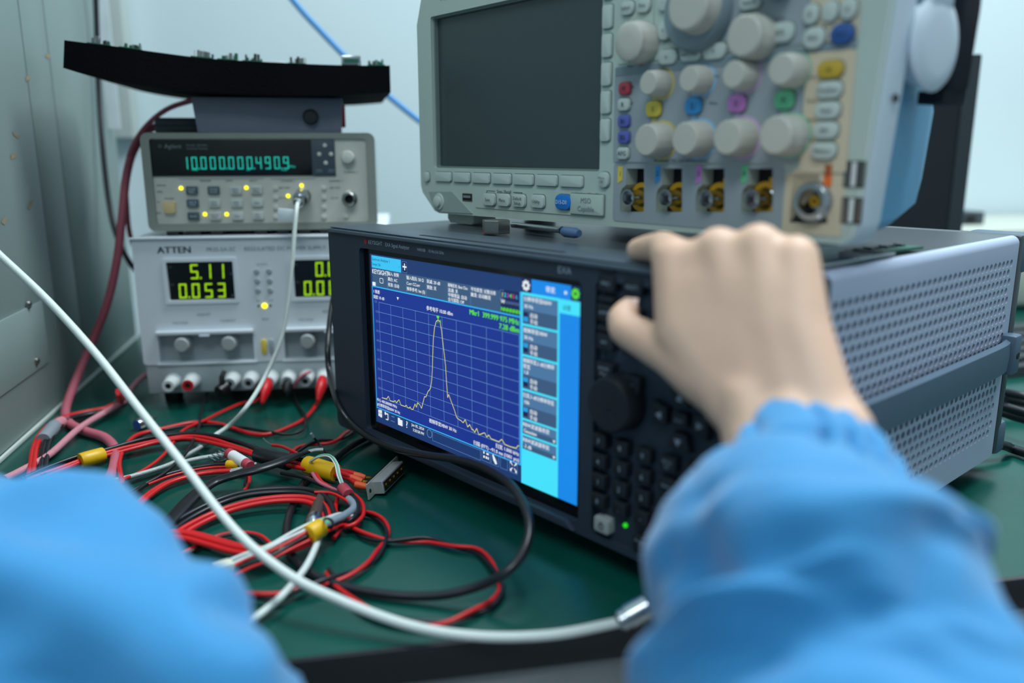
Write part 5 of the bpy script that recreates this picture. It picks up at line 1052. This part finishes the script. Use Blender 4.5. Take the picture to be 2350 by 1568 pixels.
# twisted pairs
t1 = thing('twisted_pair', 'red and black twisted pair making a tight loop beside the grey sheath', 'twisted wires')
twisted(t1, [(800, 1180, .006), (840, 1178, .004), (872, 1192, .004), (888, 1215, .004), (882, 1245, .004), (850, 1290, .004), (800, 1318, .005), (745, 1336, .006), (690, 1352, .006), (640, 1368, .005), (590, 1368, .005), (545, 1354, .005), (500, 1335, .005)], .0014, ['wire_red', 'wire_black'], .075)
t2 = thing('twisted_pair', 'long red and black twisted pair circling the open green bench', 'twisted wires')
twisted(t2, [(790, 1198, .004), (830, 1226, .004), (880, 1240, .004), (930, 1241, .004), (985, 1240, .004), (1045, 1255, .004), (1095, 1265, .004), (1125, 1292, .004), (1142, 1325, .004), (1150, 1352, .004), (1128, 1385, .004), (1075, 1410, .004), (1010, 1430, .004), (940, 1430, .004), (870, 1412, .004), (815, 1385, .004), (775, 1345, .004), (752, 1310, .005)], .0014, ['wire_red', 'wire_black'], .085)
# thick black cable from beside the analyzer
lc = AN_M
def anp(x, y, z): return AN_M @ Vector((x, y, z))
def af(px, py, y): x, z = fA(px, py, y); return anp(x, y, z)
cable('black_coax', 'thick black cable draped along the analyzer foot and looping over the bench', 'cable', [Yp(772, 640, .82), Yp(757, 740, .80), Yp(752, 800, .78), Yp(757, 860, .765), af(775, 925, -.012), af(805, 970, -.012), af(850, 1005, -.012), af(910, 1030, -.013), af(980, 1045, -.014), af(1060, 1057, -.016), af(1120, 1078, -.020), af(1170, 1112, -.030), at(1204, 1165, .046), at(1215, 1215, .040), at(1200, 1270, .032), at(1160, 1315, .024), at(1100, 1345, .014), at(1030, 1364, .008), at(960, 1369, .005), at(880, 1364, .004), at(800, 1350, .004), at(740, 1330, .004), at(690, 1300, .004), at(662, 1255, .004), at(660, 1200, .004), at(680, 1140, .004), at(705, 1100, .004), at(750, 1070, .004), at(805, 1025, .004), at(870, 990, .004)], .0028, 'cable_black', n=14)
wc = thing('silver_tail_lead', 'whitish silver lead poking out from the tangle to the blue sleeve', 'cable')
wire([(735, 1225, .010), (722, 1262, .010), (700, 1305, .009), (668, 1345, .008), (640, 1375, .007), (600, 1408, .006), (556, 1440, .006), (530, 1455, .006)], .0022, 'coax_white', 'jacket', wc)
cc = thing('coiled_sleeve', 'brown wound tube with bright metal end inside the tangle', 'tube')
c0, c1 = at(738, 1142, .007), at(722, 1190, .008); 
for k in range(9): t = k/9; B().tube([c0.lerp(c1, t), c0.lerp(c1, t+.09)], [.0050, .0046], 14).obj('winding', 'brown_tape', cc)
B().tube([c1, c1+(c1-c0)*.12, c1+(c1-c0)*.25, c1+(c1-c0)*.36], [.0056, .0060, .0054, .003], 16).obj('metal_end', 'steel', cc)
sm = thing('coax_adapter', 'small silver adapter lying under the white coax at the left', 'adapter')
s0_, s1_ = at(314, 976, .006), at(350, 962, .006); B().tube([s0_, s0_.lerp(s1_, .1), s0_.lerp(s1_, .5), s0_.lerp(s1_, .52), s0_.lerp(s1_, .8), s1_], [.0050, .0056, .0056, .004, .004, .0032], 16).obj('barrel', 'steel', sm, 30); B().tube([s0_ - (s1_-s0_)*.03, s0_], [.0046, .0046], 14).obj('blue_ring', 'key_navy', sm); B().tube([s1_, s1_.lerp(s0_, -.35)], [.0010, .0007], 8).obj('centre_pin', 'nickel', sm)
bw = thing('thin_black_wire', 'thin black wire with tinned tip standing up by the screen', 'wire')
wire([(760, 1050, .004), (742, 1032, .006), (728, 1014, .012), (720, 1004, .018)], .0010, 'wire_black', 'insulation', bw); wire([(720, 1004, .018), (714, 995, .022)], .0012, 'braid', 'tinned_tip', bw)
twr = thing('red_black_tail', 'red and black wires running back under the analyzer corner', 'wires')
twisted(twr, [(655, 1052, .006), (690, 1028, .006), (725, 1016, .006), (765, 1012, .005), (795, 997, .004), (825, 975, .004)], .0016, ['wire_red', 'wire_black'], .06)

# right side: power cord coil
rc = thing('mains_cord', 'black mains cord coiled behind the analyzer at the right edge', 'cord')
wire([anp(.335, .372, .020), anp(.352, .398, .012), at(2322, 1030, .006), at(2360, 1042, .006), at(2420, 1060, .006)], .0040, 'cable_black', 'cord', rc, 12)
cpt = at(2372, 990, .0); ring_ = [Vector((cpt.x + .038*math.cos(a) , cpt.y + .045*math.sin(a), .006 + .006*(a/6.3) + .012*math.sin(a*.5)**2)) for a in [k*.35 for k in range(46)]]
B().tube(ring_, .0042, 10).obj('coil', 'cable_black', rc, 60)
# tools between the instruments
AT = ZT + 0.0012
hx = fA(1134, 525, 0.055)
hb_ = thing('steel_block', 'polished steel hex block lying on the analyzer under the oscilloscope', 'steel block', AN_M @ Matrix.Translation((fA(1134, 528, .062)[0], 0.064, AT-0.0005)))
b = B().lathe((0, 0, 0), (0, 0, 1), [(0.0108, 0.0), (0.0112, 0.0005), (0.0112, 0.0097), (0.0108, 0.0102)], 6); bo_ = b.obj('block', 'nickel', hb_, 20); bo_.rotation_euler = (0, 0, math.radians(88)); B().box(-0.006, 0.0, -0.0090, -0.0085, 0.0005, 0.0012).obj('red_mark', 'red_plastic', hb_)
rx, rz_ = fA(1170, 520, .07)
rd = thing('steel_rod_tool', 'slim steel rod with blue end lying beside the steel block', 'tool', AN_M @ Matrix.Translation((fA(1172, 518, .078)[0], 0.080, AT+0.0040)))
B().tube([Vector((0, 0, .001)), Vector((.055, -.004, .0008)), Vector((.058, -.0042, .0008))], [.0022, .0022, .0030], 12).obj('shaft', 'steel', rd); B().tube([Vector((.059, -.0042, 0)), Vector((.062, -.0045, 0)), Vector((.073, -.0055, 0)), Vector((.077, -.006, 0))], [.0028, .0038, .0038, .0026], 14).obj('blue_end', 'blue_handle', rd)
rl = thing('metal_strip', 'flat silver strip jutting out under the oscilloscope by the hand', 'strip', AN_M @ Matrix.Translation((0.300, 0.06, AT)))
p_ = [fA(1880, 582, .13), fA(1930, 566, .15)]
b = B(); b.box(0.030, 0.055, 0.0, 0.085, 0.0, 0.0016, .0003); b.obj('strip', 'steel', rl); B().box(0.036, 0.050, 0.07, 0.080, 0.0016, 0.0020).obj('hole_mark', 'print_dark', rl)
gp = thing('green_board', 'narrow green circuit board lying under the oscilloscope corner', 'circuit board', AN_M @ Matrix.Translation((0.332, 0.135, AT)) @ Matrix.Rotation(math.radians(-8), 4, 'Z'))
B().box(-0.004, 0.014, 0.0, 0.055, 0.0, 0.0016).obj('board', 'pcb', gp)
for k in range(6): B().box(0.0, 0.006, 0.004+k*.008, 0.008+k*.008, 0.0016, 0.0024+.0006*(k % 2)).obj('component', 'nickel' if k % 2 else 'chip', gp)
bl = thing('black_pouch', 'fuzzy black cloth strap hanging behind the white handle hub', 'strap', SC_M)
zt2 = hz
B().prism([(0.3900, zt2-0.026), (0.4015, zt2-0.026), (0.4055, zt2-0.020), (0.4075, zt2+0.02), (0.4075, zt2+0.09), (0.3900, zt2+0.09)], 0.060, 0.082, 0.004, 3).obj('cloth', 'fuzzy_black', bl); B().prism([(0.389, zt2-0.029), (0.403, zt2-0.029), (0.404, zt2-0.022), (0.389, zt2-0.022)], 0.058, 0.084, 0.001).obj('hem', 'fuzzy_black', bl)

# ------------------------------------------------------------------ the person: right hand on the analyzer's top edge, both sleeves
def grown(name, chains, m, parent, vox, it, fac=0.5, fold=None):
    """one continuous skin grown round chains of (point, radius)"""
    b = B()
    for ch in chains:
        for (p, r), (p2, r2) in zip(ch, ch[1:]):
            n_ = max(2, int((p2-p).length / (min(r, r2)*0.28)))
            for k in range(n_+1): t = k/n_; b.ball(p.lerp(p2, t), r + (r2-r)*t, 2)
    o = b.obj(name, m, None)
    rm = o.modifiers.new('r', 'REMESH'); rm.mode = 'VOXEL'; rm.voxel_size = vox
    sm_ = o.modifiers.new('s', 'SMOOTH'); sm_.factor = fac; sm_.iterations = it
    dg_ = bpy.context.evaluated_depsgraph_get(); me = bpy.data.meshes.new_from_object(o.evaluated_get(dg_))
    o.modifiers.clear(); old = o.data; o.data = me; bpy.data.meshes.remove(old)
    if fold:
        nr = [v.normal.copy() for v in me.vertices]
        for v, n_ in zip(me.vertices, nr): v.co += n_*fold(v.co)
    me.shade_smooth()
    if not me.materials: me.materials.append(MATS[m])
    o.parent = parent; return o
def J(px, py, d, r): return (at_d(px, py, d), r)
pe = thing('person', 'person in a blue coat, right hand gripping the top edge of the analyzer', 'person')
hand = [
 [J(1692, 930, .380, .0150), J(1572, 765, .402, .0148), J(1548, 596, .412, .0118), J(1522, 566, .445, .0090), J(1484, 570, .465, .0080), J(1463, 574, .472, .0073)],
 [J(1760, 935, .371, .0165), J(1700, 750, .387, .0150), J(1650, 574, .398, .0118), J(1640, 562, .438, .0092), J(1626, 576, .462, .0076)],
 [J(1830, 935, .363, .0165), J(1775, 750, .377, .0150), J(1742, 567, .388, .0118), J(1735, 558, .428, .0090), J(1726, 573, .452, .0074)],
 [J(1885, 935, .357, .0150), J(1838, 760, .369, .0138), J(1826, 592, .379, .0110), J(1829, 577, .410, .0080), J(1832, 590, .434, .0066)],
 [J(1700, 905, .381, .0170), J(1620, 860, .394, .0155), J(1545, 812, .408, .0122), J(1436, 756, .432, .0094), J(1428, 735, .437, .0088), J(1440, 712, .442, .0072)],
 [J(1640, 840, .395, .0140), J(1590, 760, .402, .0125)],
 [J(1745, 1000, .367, .0178), J(1725, 920, .373, .0160)], [J(1912, 1000, .352, .0180), J(1880, 920, .360, .0150)],
 [J(1745, 1000, .367, .0178), J(1790, 1150, .347, .0200)], [J(1912, 1000, .352, .0180), J(1922, 1150, .332, .0170)], [J(1825, 985, .360, .0205), J(1855, 1160, .340, .0225)],
]
MC = [[(1692, 930, .380, .0150), (1572, 765, .402, .0148), (1548, 596, .412, .0114)], [(1760, 935, .371, .0165), (1700, 750, .387, .0150), (1650, 574, .398, .0114)], [(1830, 935, .363, .0165), (1775, 750, .377, .0150), (1742, 567, .388, .0114)], [(1885, 935, .357, .0150), (1838, 760, .369, .0138), (1826, 592, .379, .0106)]]
def along(c, t):
    t2 = t*2; i = 0 if t2 < 1 else 1; u = t2 - i; return [c[i][k] + (c[i+1][k]-c[i][k])*u for k in range(4)]
for k in range(17):      # the back of the hand, closed between the metacarpals
    t = k/16*0.97; hand.append([J(*(lambda v: (v[0], v[1], v[2]+.0004*(t > .8), v[3]*(1.0 if t < .75 else 1.0-.10*(t-.75)/.22)))(along(c, t))) for c in MC])
body = grown('hand_and_forearm', hand, 'skin', pe, 0.0016, 20, .6)
nl = B().box(-.0038, .0038, -.0005, .0005, -.0042, .0042, .0005, 2).obj('thumb_nail', 'nail', pe); nl.location = at_d(1447, 702, .4372); nl.rotation_euler = (math.radians(-20), 0, math.radians(-38))
# right sleeve: rings from the gathered cuff to beyond the elbow
cp_ = [(1838, 1125, .3520, .0300), (1836, 1108, .3545, .0372), (1842, 1126, .3510, .0392), (1850, 1158, .3455, .0390), (1858, 1192, .3405, .0400), (1848, 1232, .3335, .0530), (1846, 1296, .3250, .0620), (1868, 1388, .3130, .0645), (1912, 1495, .3005, .0625), (1930, 1620, .2870, .0630), (1950, 1800, .2680, .0630), (1985, 2080, .2420, .0620)]
C3 = spl([at_d(c[0], c[1], c[2]) for c in cp_], 10); R3 = [v.x for v in spl([(c[3], 0, 0) for c in cp_], 10)]
def fold_r(a, t):
    s_ = t*11; w = Vector((math.cos(a)*1.2, math.sin(a)*1.2, s_*.9))
    g_ = max(0, 1 - abs(s_-2.9)/2.4)
    w1 = abs(math.sin(7.5*a + 1.3*math.sin(2*a+.5) + .8*math.sin(5*a) + .35*s_))
    v = (-0.0085*(1-w1)**2.2 + 0.0022)*min(1, g_*1.6) if s_ > 0.7 else 0
    h_ = min(1, max(0, (s_-4.5)/2))
    v += h_*(0.0095*noise.noise(w*1.15 + Vector((3, 1, 0))) + 0.0030*noise.noise(w*2.6)) + h_*0.0042*math.sin(2.0*a + 1.35*s_ + .6)
    for a0, s0, sa, ss, am in ((1.25, 7.0, .50, .50, -.013), (1.15, 8.5, .9, .6, .007), (2.3, 6.9, .5, .8, .005), (2.0, 9.2, .6, .7, -.008)):
        v += am*math.exp(-((a-a0)/sa)**2 - ((s_-s0)/ss)**2)
    return v
slv = B().tube(C3, R3, 120, disp=fold_r).obj('coat_sleeve', 'coat_blue', pe, 80)
# left sleeve, bent at the elbow in front of the bench
ls = [[J(-420, 1400, .365, .0760), J(-60, 1488, .352, .0785), J(80, 1512, .346, .0670), J(265, 1580, .338, .0500), J(385, 1690, .328, .0420), J(440, 1860, .312, .0390), J(480, 2050, .30, .040)], [J(432, 1432, .345, .0200), J(300, 1562, .338, .0400)], [J(-420, 1400, .365, .0760), J(-700, 1700, .33, .08)]]
GR = [(at_d(190, 1070, .30), at_d(165, 1290, .275), .014, .013), (at_d(-40, 1350, .275), at_d(300, 1190, .30), .014, .012), (at_d(330, 1230, .305), at_d(470, 1420, .30), .012, .010), (at_d(420, 1568, .285), at_d(560, 1480, .30), .012, .010)]
def segd(p, a, c):
    d = c-a; t = max(0, min(1, (p-a).dot(d)/d.length_squared)); return (p - a - d*t).length
ls = [[(CAM + (p-CAM)*.93, r*.93) for p, r in c] for c in ls]
GR = [(CAM + (a_-CAM)*.93, CAM + (c_-CAM)*.93, w_, m_) for a_, c_, w_, m_ in GR]
def fold_l(p):
    gsum = sum(-am*math.exp(-(segd(p, a_, c_)/(wd*1.0))**2) + am*.5*math.exp(-((segd(p, a_, c_)-wd*1.9)/wd)**2) for a_, c_, wd, am in GR)
    return gsum + fold_n(p)
def fold_n(p):
    w = p*9
    u = Vector((p.x*14 + p.z*22, p.y*10, p.z*8 - p.x*7))
    return 0.0120*noise.noise(w + Vector((5, 2, 1))) + 0.009*noise.noise(w*2.0) + 0.026*(0.5 - abs(noise.noise(u + Vector((1, 4, 2))))*1.6) - .004
grown('coat_sleeve', ls, 'coat_blue', pe, 0.0045, 12, .5, fold_l)
